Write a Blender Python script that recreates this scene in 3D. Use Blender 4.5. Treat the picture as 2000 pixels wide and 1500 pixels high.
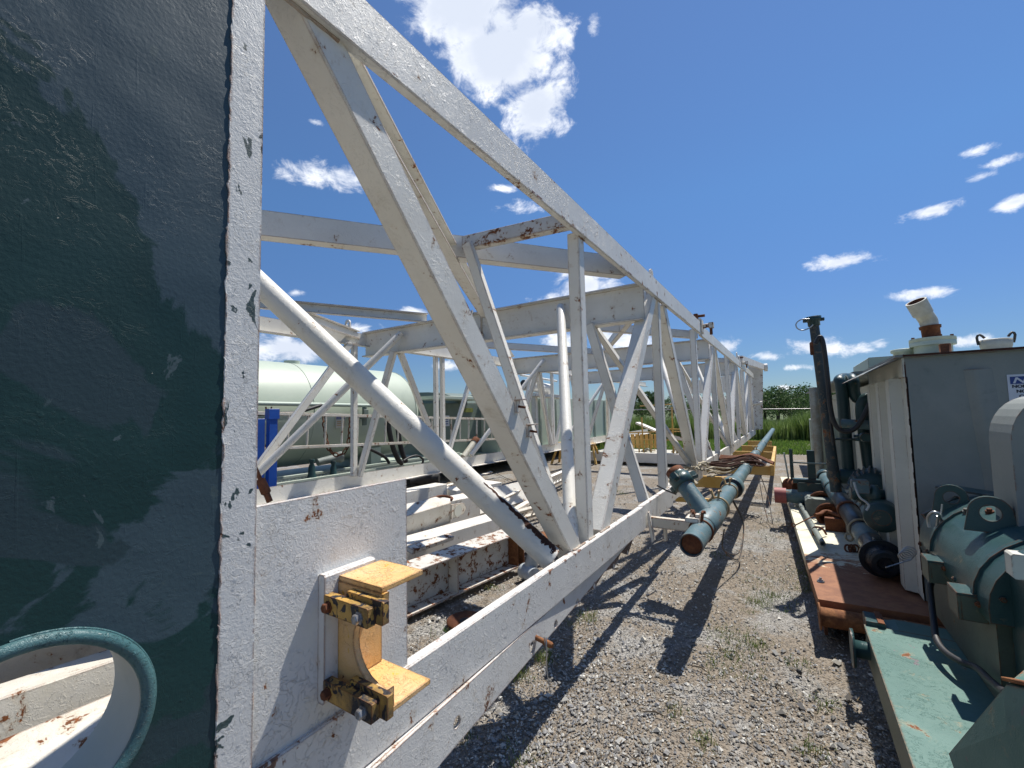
import bpy, math, random, time
import numpy as np
from mathutils import Vector, Matrix
random.seed(7); RNG=np.random.default_rng(11)
for o in list(bpy.data.objects): bpy.data.objects.remove(o, do_unlink=True)
SC=bpy.context.scene; COL=SC.collection
# ------------------------------------------------------------------ camera
FPX=845.0; EYE=1.65
ax_y=Vector((541,-45,-FPX)).normalized()
ax_x=Vector((1328,86,FPX)).normalized(); ax_x=(ax_x-ax_y*ax_x.dot(ax_y)).normalized()
ax_z=ax_x.cross(ax_y)
CAMROT=Matrix((ax_x,ax_y,ax_z))          # camera space -> world space
CAMPOS=Vector((0,0,EYE))
cd=bpy.data.cameras.new('camera'); cam=bpy.data.objects.new('camera',cd); COL.objects.link(cam)
cam.matrix_world=Matrix.Translation(CAMPOS)@CAMROT.to_4x4()
cd.sensor_fit='HORIZONTAL'; cd.sensor_width=36.0; cd.lens=36.0*FPX/2000.0
cd.clip_start=0.02; cd.clip_end=3000
SC.camera=cam
def ray(px,py): return CAMROT@Vector((px-1000,750-py,-FPX))
def P(px,py,**k):
    """point of the world plane x=, y= or z= that is seen at a pixel of the 2000x1500 photograph"""
    (a,v),=k.items(); i='xyz'.index(a); d=ray(px,py); return CAMPOS+d*((v-CAMPOS[i])/d[i])
# ------------------------------------------------------------------ sun, sky, exposure
SUN=Vector((0.145,0.50,1.0)).normalized()
sd=bpy.data.lights.new('sun','SUN'); sd.energy=5.0; sd.angle=math.radians(0.5); sd.color=(1.0,0.955,0.88)
sun=bpy.data.objects.new('sun',sd); COL.objects.link(sun)
sun.rotation_euler=SUN.to_track_quat('Z','Y').to_euler(); sun.location=SUN*30
W=bpy.data.worlds.new('World'); SC.world=W; W.use_nodes=True
SC.view_settings.view_transform='Standard'; SC.view_settings.look='None'; SC.view_settings.gamma=1
SC.view_settings.exposure=0.40
SC.view_settings.use_curve_mapping=False
SC.render.engine='CYCLES'
SKYSTR=0.088
def build_world():
    nt=W.node_tree; N=nt.nodes; L=nt.links; N.clear()
    out=N.new('ShaderNodeOutputWorld'); bg=N.new('ShaderNodeBackground'); bg.inputs[1].default_value=SKYSTR
    L.new(bg.outputs[0],out.inputs[0])
    sky=N.new('ShaderNodeTexSky'); sky.sky_type='NISHITA'; sky.sun_disc=False
    sky.sun_elevation=math.asin(SUN.z); sky.sun_rotation=math.atan2(SUN.x,SUN.y)
    sky.air_density=1.0; sky.dust_density=0.0; sky.ozone_density=3.0; sky.altitude=0
    hs=N.new('ShaderNodeHueSaturation'); hs.inputs['Saturation'].default_value=1.04; hs.inputs['Value'].default_value=1.0
    L.new(sky.outputs[0],hs.inputs['Color'])
    tint=N.new('ShaderNodeMix'); tint.data_type='RGBA'; tint.blend_type='MULTIPLY'; tint.inputs[0].default_value=1
    L.new(hs.outputs[0],tint.inputs[6])
    tc=N.new('ShaderNodeTexCoord'); V=tc.outputs['Generated']
    sx=N.new('ShaderNodeSeparateXYZ'); L.new(V,sx.inputs[0]); gr=N.new('ShaderNodeValToRGB'); L.new(sx.outputs[2],gr.inputs[0])
    ge=gr.color_ramp.elements; ge[0].position=0.0; ge[0].color=(.40,.50,.66,1); ge[1].position=.75; ge[1].color=(.90,.97,1.10,1)
    for p_,c_ in ((.10,(.42,.53,.70,1)),(.22,(.50,.63,.83,1)),(.42,(.66,.84,1.0,1))): q_=ge.new(p_); q_.color=c_
    L.new(gr.outputs[0],tint.inputs[7])
    def dot(vec):
        n=N.new('ShaderNodeVectorMath'); n.operation='DOT_PRODUCT'; L.new(V,n.inputs[0]); n.inputs[1].default_value=vec; return n.outputs['Value']
    def math_(op,a,b=None,c=None,clamp=False):
        n=N.new('ShaderNodeMath'); n.operation=op; n.use_clamp=clamp
        for i,x in enumerate((a,b,c)):
            if x is None: continue
            if isinstance(x,(int,float)): n.inputs[i].default_value=x
            else: L.new(x,n.inputs[i])
        return n.outputs[0]
    blobs=[(905,20,135,120,1.75),(985,110,150,110,1.75),(1048,215,74,95,1.5),(940,140,80,70,1.0),(1030,60,80,70,1.2),(1105,70,36,50,.75),(1157,55,16,30,.72),(640,342,90,36,.9),(985,368,30,9,.7),
      (1020,408,40,14,.42),(1655,508,85,21,.95),(1822,412,66,17,.95),(1985,393,48,18,.95),(1913,292,44,16,.8),(1965,312,44,13,.55),(1915,345,30,9,.5),
      (1797,573,66,14,.95),(1595,678,85,26,1.05),(1665,682,50,16,.9),(560,682,110,34,1.15),(1150,560,80,44,1.1),(1080,582,40,14,.7),
      (1215,664,80,26,1.05),(1095,670,50,24,1.0),(870,716,44,13,.9),(1560,717,34,9,.85),(1535,756,26,7,.8),(1425,675,30,20,1.0),(1500,696,40,10,.8),
      (1880,668,60,14,.9),(580,572,22,9,.75),(612,237,22,7,.6),(690,640,40,10,.5),(450,300,30,14,.4),(1720,672,26,10,.5),(800,610,30,8,.5)]
    acc=None
    for (x,y,rx,ry,s) in blobs:
        d=ray(x,y).normalized(); e1=ray(x+rx,y).normalized()-d; e2=ray(x,y-ry).normalized()-d
        e1-=d*e1.dot(d); e2-=d*e2.dot(d)
        u=dot(e1/e1.length_squared); v=dot(e2/e2.length_squared); w=dot(d)
        uu=math_('MULTIPLY',u,u); r2=math_('MULTIPLY_ADD',v,v,uu)
        far=math_('SUBTRACT',1.0,w); far=math_('MULTIPLY',far,3.0); r2=math_('ADD',r2,far)
        m=math_('SUBTRACT',1.0,math_('SQRT',r2)); m=math_('MULTIPLY',m,s)
        acc=m if acc is None else math_('MAXIMUM',acc,m)
    acc=math_('MAXIMUM',acc,-.6)
    def noise(scale,detail,rough,dist=0.0,off=0.0):
        mp=N.new('ShaderNodeMapping'); L.new(V,mp.inputs[0]); mp.inputs['Location'].default_value=(off,off*.7,off*.3); mp.inputs['Scale'].default_value=(1,1,1.5)
        n=N.new('ShaderNodeTexNoise'); n.inputs['Scale'].default_value=scale; n.inputs['Detail'].default_value=detail
        n.inputs['Roughness'].default_value=rough; n.inputs['Distortion'].default_value=dist; L.new(mp.outputs[0],n.inputs[0]); return n.outputs[0]
    n1=noise(17,11,.66,.35); n2=noise(9,6,.55,.2,3.1)
    dens=math_('ADD',acc,math_('MULTIPLY',math_('SUBTRACT',n1,.5),2.7))
    mr=N.new('ShaderNodeMapRange'); mr.interpolation_type='SMOOTHSTEP'; L.new(dens,mr.inputs[0]); mr.inputs[1].default_value=.04; mr.inputs[2].default_value=.85
    sh=N.new('ShaderNodeMapRange'); sh.interpolation_type='SMOOTHSTEP'
    L.new(math_('ADD',math_('MULTIPLY',n2,1.5),math_('MULTIPLY',acc,.55)),sh.inputs[0]); sh.inputs[1].default_value=.62; sh.inputs[2].default_value=1.45
    cc=N.new('ShaderNodeMix'); cc.data_type='RGBA'; L.new(sh.outputs[0],cc.inputs[0])
    cc.inputs[6].default_value=(10.9,11.1,11.5,1); cc.inputs[7].default_value=(6.6,7.2,8.4,1)
    mx=N.new('ShaderNodeMix'); mx.data_type='RGBA'; L.new(mr.outputs[0],mx.inputs[0]); L.new(tint.outputs[2],mx.inputs[6]); L.new(cc.outputs[2],mx.inputs[7])
    L.new(mx.outputs[2],bg.inputs[0])
SKYTINT=(0.95,1.0,1.06)
build_world()
# ------------------------------------------------------------------ materials
class NB:
    def __init__(s,name):
        s.m=bpy.data.materials.new(name); s.m.use_nodes=True; s.nt=s.m.node_tree; s.N=s.nt.nodes; s.L=s.nt.links
        s.N.clear(); s.out=s.N.new('ShaderNodeOutputMaterial'); s.b=s.N.new('ShaderNodeBsdfPrincipled'); s.L.new(s.b.outputs[0],s.out.inputs[0])
        s.pos=s.N.new('ShaderNodeNewGeometry')
    def link(s,a,b): s.L.new(a,b)
    def mp(s,scale=(1,1,1),loc=(0,0,0),rot=(0,0,0)):
        n=s.N.new('ShaderNodeMapping'); s.L.new(s.pos.outputs['Position'],n.inputs[0]); n.inputs['Scale'].default_value=scale; n.inputs['Location'].default_value=loc; n.inputs['Rotation'].default_value=rot; return n.outputs[0]
    def noise(s,scale,detail=6,rough=.6,dist=0,vec=None,color=False):
        n=s.N.new('ShaderNodeTexNoise'); s.L.new(vec if vec is not None else s.pos.outputs['Position'],n.inputs[0])
        n.inputs['Scale'].default_value=scale; n.inputs['Detail'].default_value=detail; n.inputs['Roughness'].default_value=rough; n.inputs['Distortion'].default_value=dist
        return n.outputs[1 if color else 0]
    def vor(s,scale,feature='F1',vec=None,out='Distance',rnd=1.0):
        n=s.N.new('ShaderNodeTexVoronoi'); n.feature=feature; s.L.new(vec if vec is not None else s.pos.outputs['Position'],n.inputs[0]); n.inputs['Scale'].default_value=scale; n.inputs['Randomness'].default_value=rnd
        return n.outputs[out]
    def mr(s,v,a,b,c=0,d=1,smooth=True):
        n=s.N.new('ShaderNodeMapRange'); n.interpolation_type='SMOOTHSTEP' if smooth else 'LINEAR'
        s.L.new(v,n.inputs[0])
        for i,x in enumerate((a,b,c,d)): n.inputs[i+1].default_value=x
        return n.outputs[0]
    def m_(s,op,a,b=None,clamp=False):
        n=s.N.new('ShaderNodeMath'); n.operation=op; n.use_clamp=clamp
        for i,x in enumerate((a,b)):
            if x is None: continue
            if isinstance(x,(int,float)): n.inputs[i].default_value=x
            else: s.L.new(x,n.inputs[i])
        return n.outputs[0]
    def mix(s,f,a,b,mode='MIX'):
        n=s.N.new('ShaderNodeMix'); n.data_type='RGBA'; n.blend_type=mode
        for i,x in ((0,f),(6,a),(7,b)):
            if isinstance(x,(int,float)): n.inputs[i].default_value=x
            elif isinstance(x,tuple): n.inputs[i].default_value=(*x,1)
            else: s.L.new(x,n.inputs[i])
        return n.outputs[2]
    def bump(s,h,strength,dist=.01,prev=None):
        n=s.N.new('ShaderNodeBump'); s.L.new(h,n.inputs['Height']); n.inputs['Strength'].default_value=strength; n.inputs['Distance'].default_value=dist
        if prev is not None: s.L.new(prev,n.inputs['Normal'])
        return n.outputs[0]
    def edge(s,r=.012):
        n=s.N.new('ShaderNodeBevel'); n.samples=3; n.inputs[0].default_value=r
        d=s.N.new('ShaderNodeVectorMath'); d.operation='DOT_PRODUCT'; s.L.new(n.outputs[0],d.inputs[0]); s.L.new(s.pos.outputs['Normal'],d.inputs[1])
        return s.mr(d.outputs['Value'],.86,.992,1,0)
    def set(s,**k):
        for a,v in k.items():
            i=s.b.inputs[{'color':'Base Color','rough':'Roughness','metal':'Metallic','normal':'Normal','spec':'Specular IOR Level'}[a]]
            if isinstance(v,tuple): i.default_value=(*v,1)
            elif isinstance(v,(int,float)): i.default_value=v
            else: s.L.new(v,i)
RUST_A=(.070,.022,.010); RUST_B=(.24,.085,.028)
def paint(name,base,base2,rust=.5,edge=.5,edge_r=.010,rough=.5,peel=.5,under=None,under_amt=0.,scale=1.,drips=(),dirt=(.16,.12,.07),dirt_amt=.35,streak=.3,fine=.3):
    """weathered painted steel: two tones of paint, grime, rust spots and runs, rusty worn edges, crackled and flaking paint relief"""
    k=NB(name)
    n1=k.noise(2.3*scale,7,.62); n2=k.noise(9*scale,7,.72,.3,vec=k.mp(loc=(3.1,1.7,5.2))); n3=k.noise(38*scale,6,.7,.2)
    col=k.mix(k.mr(n1,.35,.68),base,base2)
    d=k.m_('MULTIPLY',k.mr(k.noise(5*scale,6,.75,.4,vec=k.mp(loc=(9,2,4))),.55,.78),dirt_amt); col=k.mix(d,col,dirt)
    if under is not None:
        um=k.mr(k.noise(13*scale,5,.55,.8,vec=k.mp(scale=(1,1,.7),loc=(7,7,1))),.72-under_amt*.14,.735-under_amt*.14); col=k.mix(um,col,under)
    rc=k.mix(k.mr(n3,.35,.65),RUST_A,RUST_B)
    spots=k.mr(k.m_('ADD',n2,k.m_('MULTIPLY',k.m_('SUBTRACT',n3,.5),.22)),.735-.12*rust,.755-.12*rust)
    st=k.noise(1,6,.7,vec=k.mp(scale=(42*scale,42*scale,2.4*scale))); stm=k.m_('MULTIPLY',k.mr(st,.66,.80),k.m_('MULTIPLY',k.mr(n1,.45,.62),streak))
    col=k.mix(stm,col,(.22,.11,.045))
    mask=spots
    if edge>0:
        e=k.edge(edge_r); em=k.m_('MULTIPLY',k.mr(k.m_('ADD',k.m_('ADD',e,(edge-1)*.35),k.m_('MULTIPLY',k.m_('SUBTRACT',k.m_('ADD',n2,k.m_('MULTIPLY',n3,.3)),.65),2.4)),.62,.80),k.mr(e,.10,.25)); mask=k.m_('MAXIMUM',spots,em)
    halo=k.m_('MULTIPLY',k.mr(n2,.66-.12*rust,.76-.12*rust),.35); col=k.mix(halo,col,(.42,.30,.16))
    col=k.mix(mask,col,rc)
    for zd,ln in drips:
        sp_=k.N.new('ShaderNodeSeparateXYZ'); k.L.new(k.pos.outputs['Position'],sp_.inputs[0])
        dn_=k.noise(1,5,.65,vec=k.mp(scale=(60,60,5))); zz_=k.m_('ADD',k.m_('SUBTRACT',zd,sp_.outputs[2]),k.m_('MULTIPLY',k.m_('SUBTRACT',dn_,.5),-ln*3.2))
        dm_=k.m_('MULTIPLY',k.mr(zz_,0,ln,1,0),k.mr(k.noise(4.3,5,.7),.52,.60)); dm_=k.m_('MULTIPLY',dm_,k.mr(sp_.outputs[2],zd-.0005,zd+.0005,1,.0))
        col=k.mix(k.mr(dm_,.30,.60,0,.9),col,rc)
    # relief
    warp=k.N.new('ShaderNodeVectorMath'); warp.operation='ADD'; k.L.new(k.pos.outputs['Position'],warp.inputs[0])
    wn=k.N.new('ShaderNodeVectorMath'); wn.operation='SCALE'; k.L.new(k.noise(22*scale,4,.6,color=True),wn.inputs[0]); wn.inputs['Scale'].default_value=.055/scale; k.L.new(wn.outputs[0],warp.inputs[1])
    cr=k.mr(k.vor(26*scale,'DISTANCE_TO_EDGE',vec=warp.outputs[0]),0,.035,1,0)
    crm=k.m_('MULTIPLY',cr,k.mr(k.noise(6*scale,5,.7,vec=k.mp(loc=(1,8,3))),.50,.66))
    fl=k.mr(k.noise(26*scale,5,.66,1.9),.53,.57)
    h=k.m_('ADD',k.m_('MULTIPLY',crm,.10),k.m_('MULTIPLY',fl,k.mr(k.noise(7*scale,4,.65,vec=k.mp(loc=(5,1,2))),.44,.60,.12,.85))); 
    h=k.m_('ADD',h,k.m_('MULTIPLY',k.noise(150*scale,2,.6),fine*.8)); wr=k.noise(55*scale,4,.6,2.6); h=k.m_('ADD',h,k.m_('MULTIPLY',wr,k.mr(n1,.36,.60,.05,.55))); nb=k.bump(h,min(1,peel),.0035*max(1,peel))
    k.set(color=col,rough=k.mr(mask,0,1,rough,.9,False),normal=nb,spec=.4)
    return k.m
M={}
M['white']=paint('weathered white paint',(.67,.645,.58),(.74,.72,.66),rust=.84,edge=1.05,edge_r=.012,peel=.5,rough=.45,streak=.45,dirt=(.30,.23,.14),dirt_amt=.5,fine=.3)
M['white_chord']=paint('white chord paint with rust drips',(.64,.63,.60),(.71,.70,.66),rust=.85,edge=.95,edge_r=.010,peel=.75,rough=.5,streak=.4,dirt=(.30,.24,.15),dirt_amt=.3,fine=.35,drips=((.825,.035),(2.845,.02)))
M['white_far']=paint('white paint of distant steel',(.70,.68,.62),(.77,.75,.70),rust=.60,edge=.8,edge_r=.02,peel=.25,rough=.55,streak=.3,dirt=(.30,.24,.15),dirt_amt=.35)
M['white_side']=paint('flaking white paint over green',(.60,.60,.585),(.67,.665,.64),rust=.15,edge=.6,peel=.65,rough=.55,under=(.045,.075,.08),under_amt=.72,streak=.1,fine=.35,dirt_amt=.2)
M['white_plate']=paint('crackled white paint with rust pits',(.61,.605,.585),(.67,.665,.64),rust=.78,edge=1.1,peel=.75,rough=.5,streak=.2,fine=.35,dirt_amt=.2,drips=((1.425,.05),))
M['white_rusty']=paint('dull white paint with much rust',(.60,.56,.47),(.70,.67,.60),rust=1.2,edge=1.0,edge_r=.02,peel=.5,streak=.7,dirt_amt=.5)
M['bar_rusty']=paint('white bar half eaten by rust',(.55,.53,.48),(.62,.60,.55),rust=1.55,edge=1.1,edge_r=.02,peel=.5,streak=.8,scale=1.6)
def green_panel():
    k=NB('dark blue green enamel with patches and runs')
    wv=k.mp(scale=(1,1,.85)); n=k.noise(3.0,5,.5,.7,vec=wv)
    col=k.mix(k.mr(k.noise(2.0,3,.5),.4,.6),(.008,.036,.037),(.012,.044,.045))
    sp=k.N.new('ShaderNodeSeparateXYZ'); k.L.new(k.pos.outputs['Position'],sp.inputs[0]); Y_,Z_=sp.outputs[1],sp.outputs[2]
    nn=k.m_('MULTIPLY',k.m_('SUBTRACT',k.noise(5.5,7,.58,.9),.5),1.0)
    # worn blue grey band low on the plate, and a broad one high up
    low=k.m_('SUBTRACT',k.m_('ADD',1.30,k.m_('MULTIPLY',k.m_('SUBTRACT',Y_,.17),1.05)),Z_); low=k.m_('MINIMUM',low,k.m_('ADD',k.m_('SUBTRACT',Z_,1.24),.03))
    hi=k.m_('SUBTRACT',Z_,k.m_('SUBTRACT',2.50,k.m_('MULTIPLY',Y_,1.55)))
    pmv=k.m_('ADD',k.m_('MAXIMUM',low,hi),k.m_('MULTIPLY',nn,.62)); pm=k.mr(pmv,.012,.045); col=k.mix(pm,col,(.040,.070,.088))
    pm3=k.mr(n,.60,.62); col=k.mix(pm3,col,(.022,.045,.055))
    pm2=k.mr(k.noise(7.5,5,.6,.9,vec=k.mp(loc=(4,4,9))),.65,.67); col=k.mix(pm2,col,(.055,.085,.095))
    ch=k.mr(k.noise(70,2,.5,vec=k.mp(loc=(2,2,2))),.80,.82); col=k.mix(ch,col,(.42,.40,.33))
    runs=k.mr(k.noise(1,4,.6,.3,vec=k.mp(scale=(50,50,3.0))),.60,.72)
    wr=k.mr(k.noise(24,8,.66,2.2),.53,.57)
    blobs=k.mr(k.vor(36,'SMOOTH_F1'),.0,.16,1,0)
    blobs=k.m_('MULTIPLY',blobs,k.mr(k.noise(5,3),.5,.6))
    h=k.m_('ADD',k.m_('MULTIPLY',runs,.25),k.m_('MULTIPLY',k.m_('MULTIPLY',wr,k.mr(k.noise(5,4,.7),.42,.62,.08,.8)),.38)); h=k.m_('ADD',h,k.m_('MULTIPLY',blobs,.5))
    nb=k.bump(h,.42,.002); nb=k.bump(k.noise(110,3,.55),.38,.0018,nb); nb=k.bump(k.noise(3,2,.5),.35,.03,nb)
    k.set(color=col,rough=k.mr(n,.4,.6,.42,.50),normal=nb,spec=.28); return k.m
M['panel']=green_panel()
M['teal']=paint('faded teal blue pipe paint',(.060,.120,.138),(.115,.180,.200),rust=1.0,edge=.9,edge_r=.012,peel=.35,rough=.45,under=(.55,.58,.55),under_amt=-.2,dirt=(.10,.085,.06),dirt_amt=.55,streak=.3,scale=1.3)
M['teal_dark']=paint('dark teal machine paint',(.016,.045,.048),(.028,.065,.068),rust=.35,edge=.5,peel=.3,rough=.35,dirt=(.05,.04,.03),dirt_amt=.4,streak=.2)
M['teal_light']=paint('sun bleached green deck paint',(.066,.145,.125),(.10,.19,.165),rust=.80,edge=1.0,edge_r=.015,peel=.6,rough=.55,under=(.14,.13,.14),under_amt=.25,dirt=(.26,.28,.15),dirt_amt=.6,streak=.2)
M['machine']=paint('blue green machine paint with oily grime',(.024,.060,.062),(.038,.085,.087),rust=.35,edge=.7,peel=.35,rough=.33,dirt=(.025,.03,.025),dirt_amt=.75,streak=.2)
M['machine_wall']=paint('olive green wall stained by oil',(.11,.13,.095),(.075,.09,.07),rust=.4,edge=.4,peel=.4,rough=.5,dirt=(.03,.025,.018),dirt_amt=.9,streak=.8)
M['tank_grey']=paint('grey green tank paint',(.205,.225,.21),(.245,.26,.24),rust=.10,edge=.35,edge_r=.012,peel=.3,rough=.55,dirt=(.10,.12,.12),dirt_amt=.5,streak=.25)
M['tank_pale']=paint('pale beige corrugated paint',(.50,.50,.44),(.56,.56,.50),rust=.15,edge=.35,peel=.15,rough=.55,dirt=(.25,.24,.19),dirt_amt=.5,streak=.4)  # on the grey tank's side the pale tone stands for bounce light
M['mint']=paint('pale mint tank paint',(.40,.46,.37),(.45,.50,.41),rust=.02,edge=0,peel=.06,rough=.45,dirt=(.30,.34,.28),dirt_amt=.4,streak=.15,scale=.4,fine=.05)
M['sage']=paint('dull sage steel paint',(.13,.17,.14),(.16,.20,.17),rust=.15,edge=.3,peel=.1,rough=.5,scale=.5,streak=.4)
M['sage_light']=paint('light sage steel paint',(.38,.45,.38),(.42,.48,.41),rust=.15,edge=.3,peel=.1,rough=.5,scale=.5,streak=.3)
M['yellow']=paint('chipped yellow paint',(.70,.42,.15),(.74,.50,.27),rust=.35,edge=.9,edge_r=.009,peel=.8,rough=.5,under=(.68,.40,.05),under_amt=.35,scale=2.2,dirt=(.35,.19,.05),dirt_amt=.3,streak=0)
M['yellow_black']=paint('yellow paint under black smear',(.55,.33,.08),(.03,.03,.035),rust=.65,edge=1.2,edge_r=.006,peel=.7,rough=.5,under=(.025,.025,.03),under_amt=1.5,scale=2.8,dirt=(.02,.02,.022),dirt_amt=.9,streak=0)
M['yellow_far']=paint('faded yellow frame paint',(.55,.33,.075),(.62,.42,.16),rust=.35,edge=.8,edge_r=.015,peel=.2,rough=.55,scale=1.2)
M['blue']=paint('bright blue post paint',(.010,.065,.33),(.014,.08,.38),rust=.05,edge=.2,peel=.1,rough=.4,dirt_amt=.1)
def rustmat(name,a,b,c=None,camt=0,rough=.85):
    k=NB(name); col=k.mix(k.mr(k.noise(11,9,.7,.4),.35,.65),a,b)
    col=k.mix(k.mr(k.noise(60,5,.6),.3,.75,0,.5),col,(.05,.02,.012))
    if c: col=k.mix(k.mr(k.m_('ADD',k.noise(3.2,10,.72,.8),k.m_('MULTIPLY',k.noise(24,5),.2)),.72-camt*.15,.76-camt*.15),col,c)
    nb=k.bump(k.noise(70,6,.7),.5,.004); k.set(color=col,rough=rough,normal=nb,spec=.3); return k.m
M['rust']=rustmat('bare rusty steel',(.10,.035,.018),(.20,.075,.032))
M['rust_dark']=rustmat('dark brown bare rust',(.040,.016,.012),(.075,.030,.020))
M['rust_orange']=rustmat('orange rusty steel',(.16,.06,.025),(.30,.13,.05),(.55,.50,.36),.2)
def deckmat():
    k=NB('rusty deck with worn cream paint'); y=k.N.new('ShaderNodeSeparateXYZ'); k.L.new(k.pos.outputs['Position'],y.inputs[0])
    base=k.mix(k.mr(k.noise(9,9,.7,.4),.35,.65),(.19,.080,.043),(.28,.125,.062))
    g=k.mr(y.outputs[1],3.9,5.7,-.30,.42,False)
    mask=k.mr(k.m_('ADD',k.m_('ADD',k.noise(4.5,11,.75,1.0,vec=k.mp(scale=(1,1.7,1))),g),k.m_('MULTIPLY',k.noise(30,5,.6),.12)),.60,.70)
    cream=k.mix(k.mr(k.noise(6,6),.4,.6),(.60,.56,.42),(.66,.64,.52))
    halo=k.mr(k.m_('ADD',k.noise(4.5,11,.75,1.0,vec=k.mp(scale=(1,1.7,1))),g),.52,.64)
    col=k.mix(halo,base,(.42,.22,.08)); col=k.mix(mask,col,cream)
    k.set(color=col,rough=.7,normal=k.bump(k.noise(50,7,.7),.4,.004),spec=.35); return k.m
M['deck_rust']=deckmat()
def plain(name,c,rough=.5,metal=0,c2=None,sc=12,bump=.2,spec=.5):
    k=NB(name); col=k.mix(k.mr(k.noise(sc,7,.65),.35,.68),c,c2 or tuple(x*.7 for x in c)); k.set(color=col,rough=rough,metal=metal,normal=k.bump(k.noise(sc*5,4,.6),bump,.003),spec=spec); return k.m
M['black_rubber']=plain('black rubber hose',(.018,.018,.020),.55,bump=.3)
M['black_poly']=plain('black pipe coating',(.010,.014,.018),.35,c2=(.016,.022,.030))
M['pole']=paint('dark pole with rust patches',(.030,.050,.058),(.04,.045,.045),rust=1.25,edge=.6,peel=.3,rough=.6,scale=1.4,streak=.3)
M['bolt']=plain('scuffed galvanised bolt',(.42,.43,.45),.35,.7,c2=(.20,.17,.15),sc=40)
M['wire']=plain('steel wire',(.45,.46,.47),.35,.8)
M['pvc']=plain('pale grey plastic',(.50,.54,.56),.4)
M['rod']=plain('grey galvanised rod',(.30,.32,.30),.45,.3,c2=(.24,.22,.18))
M['red_tape']=plain('faded red band',(.36,.10,.09),.6)
M['rope']=plain('dirty cream rope',(.42,.37,.27),.8)
M['hub']=plain('cream pipe fitting',(.55,.53,.45),.5,c2=(.45,.42,.33))
M['pale_vent']=plain('pale green white vent paint',(.60,.66,.52),.5,c2=(.50,.55,.42))
M['sign_white']=plain('white sign face',(.62,.64,.70),.4,c2=(.56,.58,.64),sc=3,bump=.02)
M['sign_blue']=plain('blue sign panel',(.015,.045,.22),.4,c2=(.015,.04,.20),bump=.02)
M['ink']=plain('dark sign ink',(.02,.02,.035),.5,bump=.02)
M['mesh_dark']=plain('grey walkway grating',(.20,.23,.21),.6)
M['bark']=plain('tree bark',(.10,.075,.05),.9)
def veg(name,cols,trans=.25,rough=.6):
    k=NB(name); cr=k.N.new('ShaderNodeValToRGB'); k.L.new(k.pos.outputs['Random Per Island'],cr.inputs[0]); e=cr.color_ramp.elements
    e[0].position=0; e[0].color=(*cols[0],1); e[1].position=1; e[1].color=(*cols[-1],1)
    for i,c in enumerate(cols[1:-1]): q=e.new((i+1)/(len(cols)-1)); q.color=(*c,1)
    k.set(color=cr.outputs[0],rough=rough,spec=.25)
    tr=k.N.new('ShaderNodeBsdfTranslucent'); k.L.new(cr.outputs[0],tr.inputs[0]); mx=k.N.new('ShaderNodeMixShader'); mx.inputs[0].default_value=trans
    k.L.new(k.b.outputs[0],mx.inputs[1]); k.L.new(tr.outputs[0],mx.inputs[2]); k.L.new(mx.outputs[0],k.out.inputs[0]); return k.m
M['leaf']=veg('tree leaves',[(.028,.06,.018),(.05,.10,.028),(.08,.14,.04),(.045,.085,.028)],.3)
M['cane']=veg('tall grass blades',[(.07,.12,.025),(.13,.20,.04),(.19,.27,.07),(.26,.33,.13),(.09,.15,.03)],.4)
M['turf']=veg('short grass blades',[(.08,.16,.025),(.12,.21,.035),(.17,.26,.05)],.4)
M['weed']=veg('yard weeds',[(.07,.13,.02),(.12,.20,.035),(.20,.22,.07),(.26,.22,.11)],.3)
M['straw']=veg('dry straw litter',[(.20,.15,.09),(.12,.085,.05),(.30,.23,.14)],.1,.8)
M['stone']=veg('crushed limestone',[(.13,.125,.12),(.40,.385,.35),(.24,.24,.245),(.52,.49,.42),(.17,.155,.135),(.34,.335,.33),(.75,.72,.64)],0,.8)
def groundmat():
    k=NB('gravel and packed dirt'); 
    v=k.vor(75,'F1',out='Color'); s=k.N.new('ShaderNodeSeparateColor'); k.L.new(v,s.inputs[0])
    d=k.vor(75,'F1'); v2=k.vor(160,'F1',out='Color'); s2=k.N.new('ShaderNodeSeparateColor'); k.L.new(v2,s2.inputs[0])
    g=k.mix(s.outputs[0],(.15,.145,.14),(.44,.43,.41)); g2=k.mix(s2.outputs[1],(.15,.14,.13),(.40,.39,.36)); g=k.mix(k.mr(k.noise(12,4),.4,.6),g,g2)
    dirt=k.mix(k.mr(k.noise(30,8,.7),.3,.7),(.145,.110,.075),(.27,.215,.155))
    dm=k.mr(k.m_('ADD',k.noise(1.3,8,.70,.4),k.m_('MULTIPLY',k.noise(25,4,.6),.15)),.48,.60); col=k.mix(k.m_('MULTIPLY',dm,.75),g,dirt)
    col=k.mix(k.mr(k.noise(.5,4,.6),.3,.7,0,.35),col,(.21,.18,.14))
    h=k.m_('ADD',k.mr(d,0,.6,1,0),k.m_('MULTIPLY',k.noise(60,6,.7),.6)); k.set(color=col,rough=.9,normal=k.bump(h,.9,.012),spec=.25); return k.m
M['ground']=groundmat()
k=NB('field grass soil'); k.set(color=k.mix(k.mr(k.noise(2,8,.7),.4,.6),(.045,.075,.018),(.085,.11,.03)),rough=.9,normal=k.bump(k.noise(30,5),.5,.02)); M['field']=k.m
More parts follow.
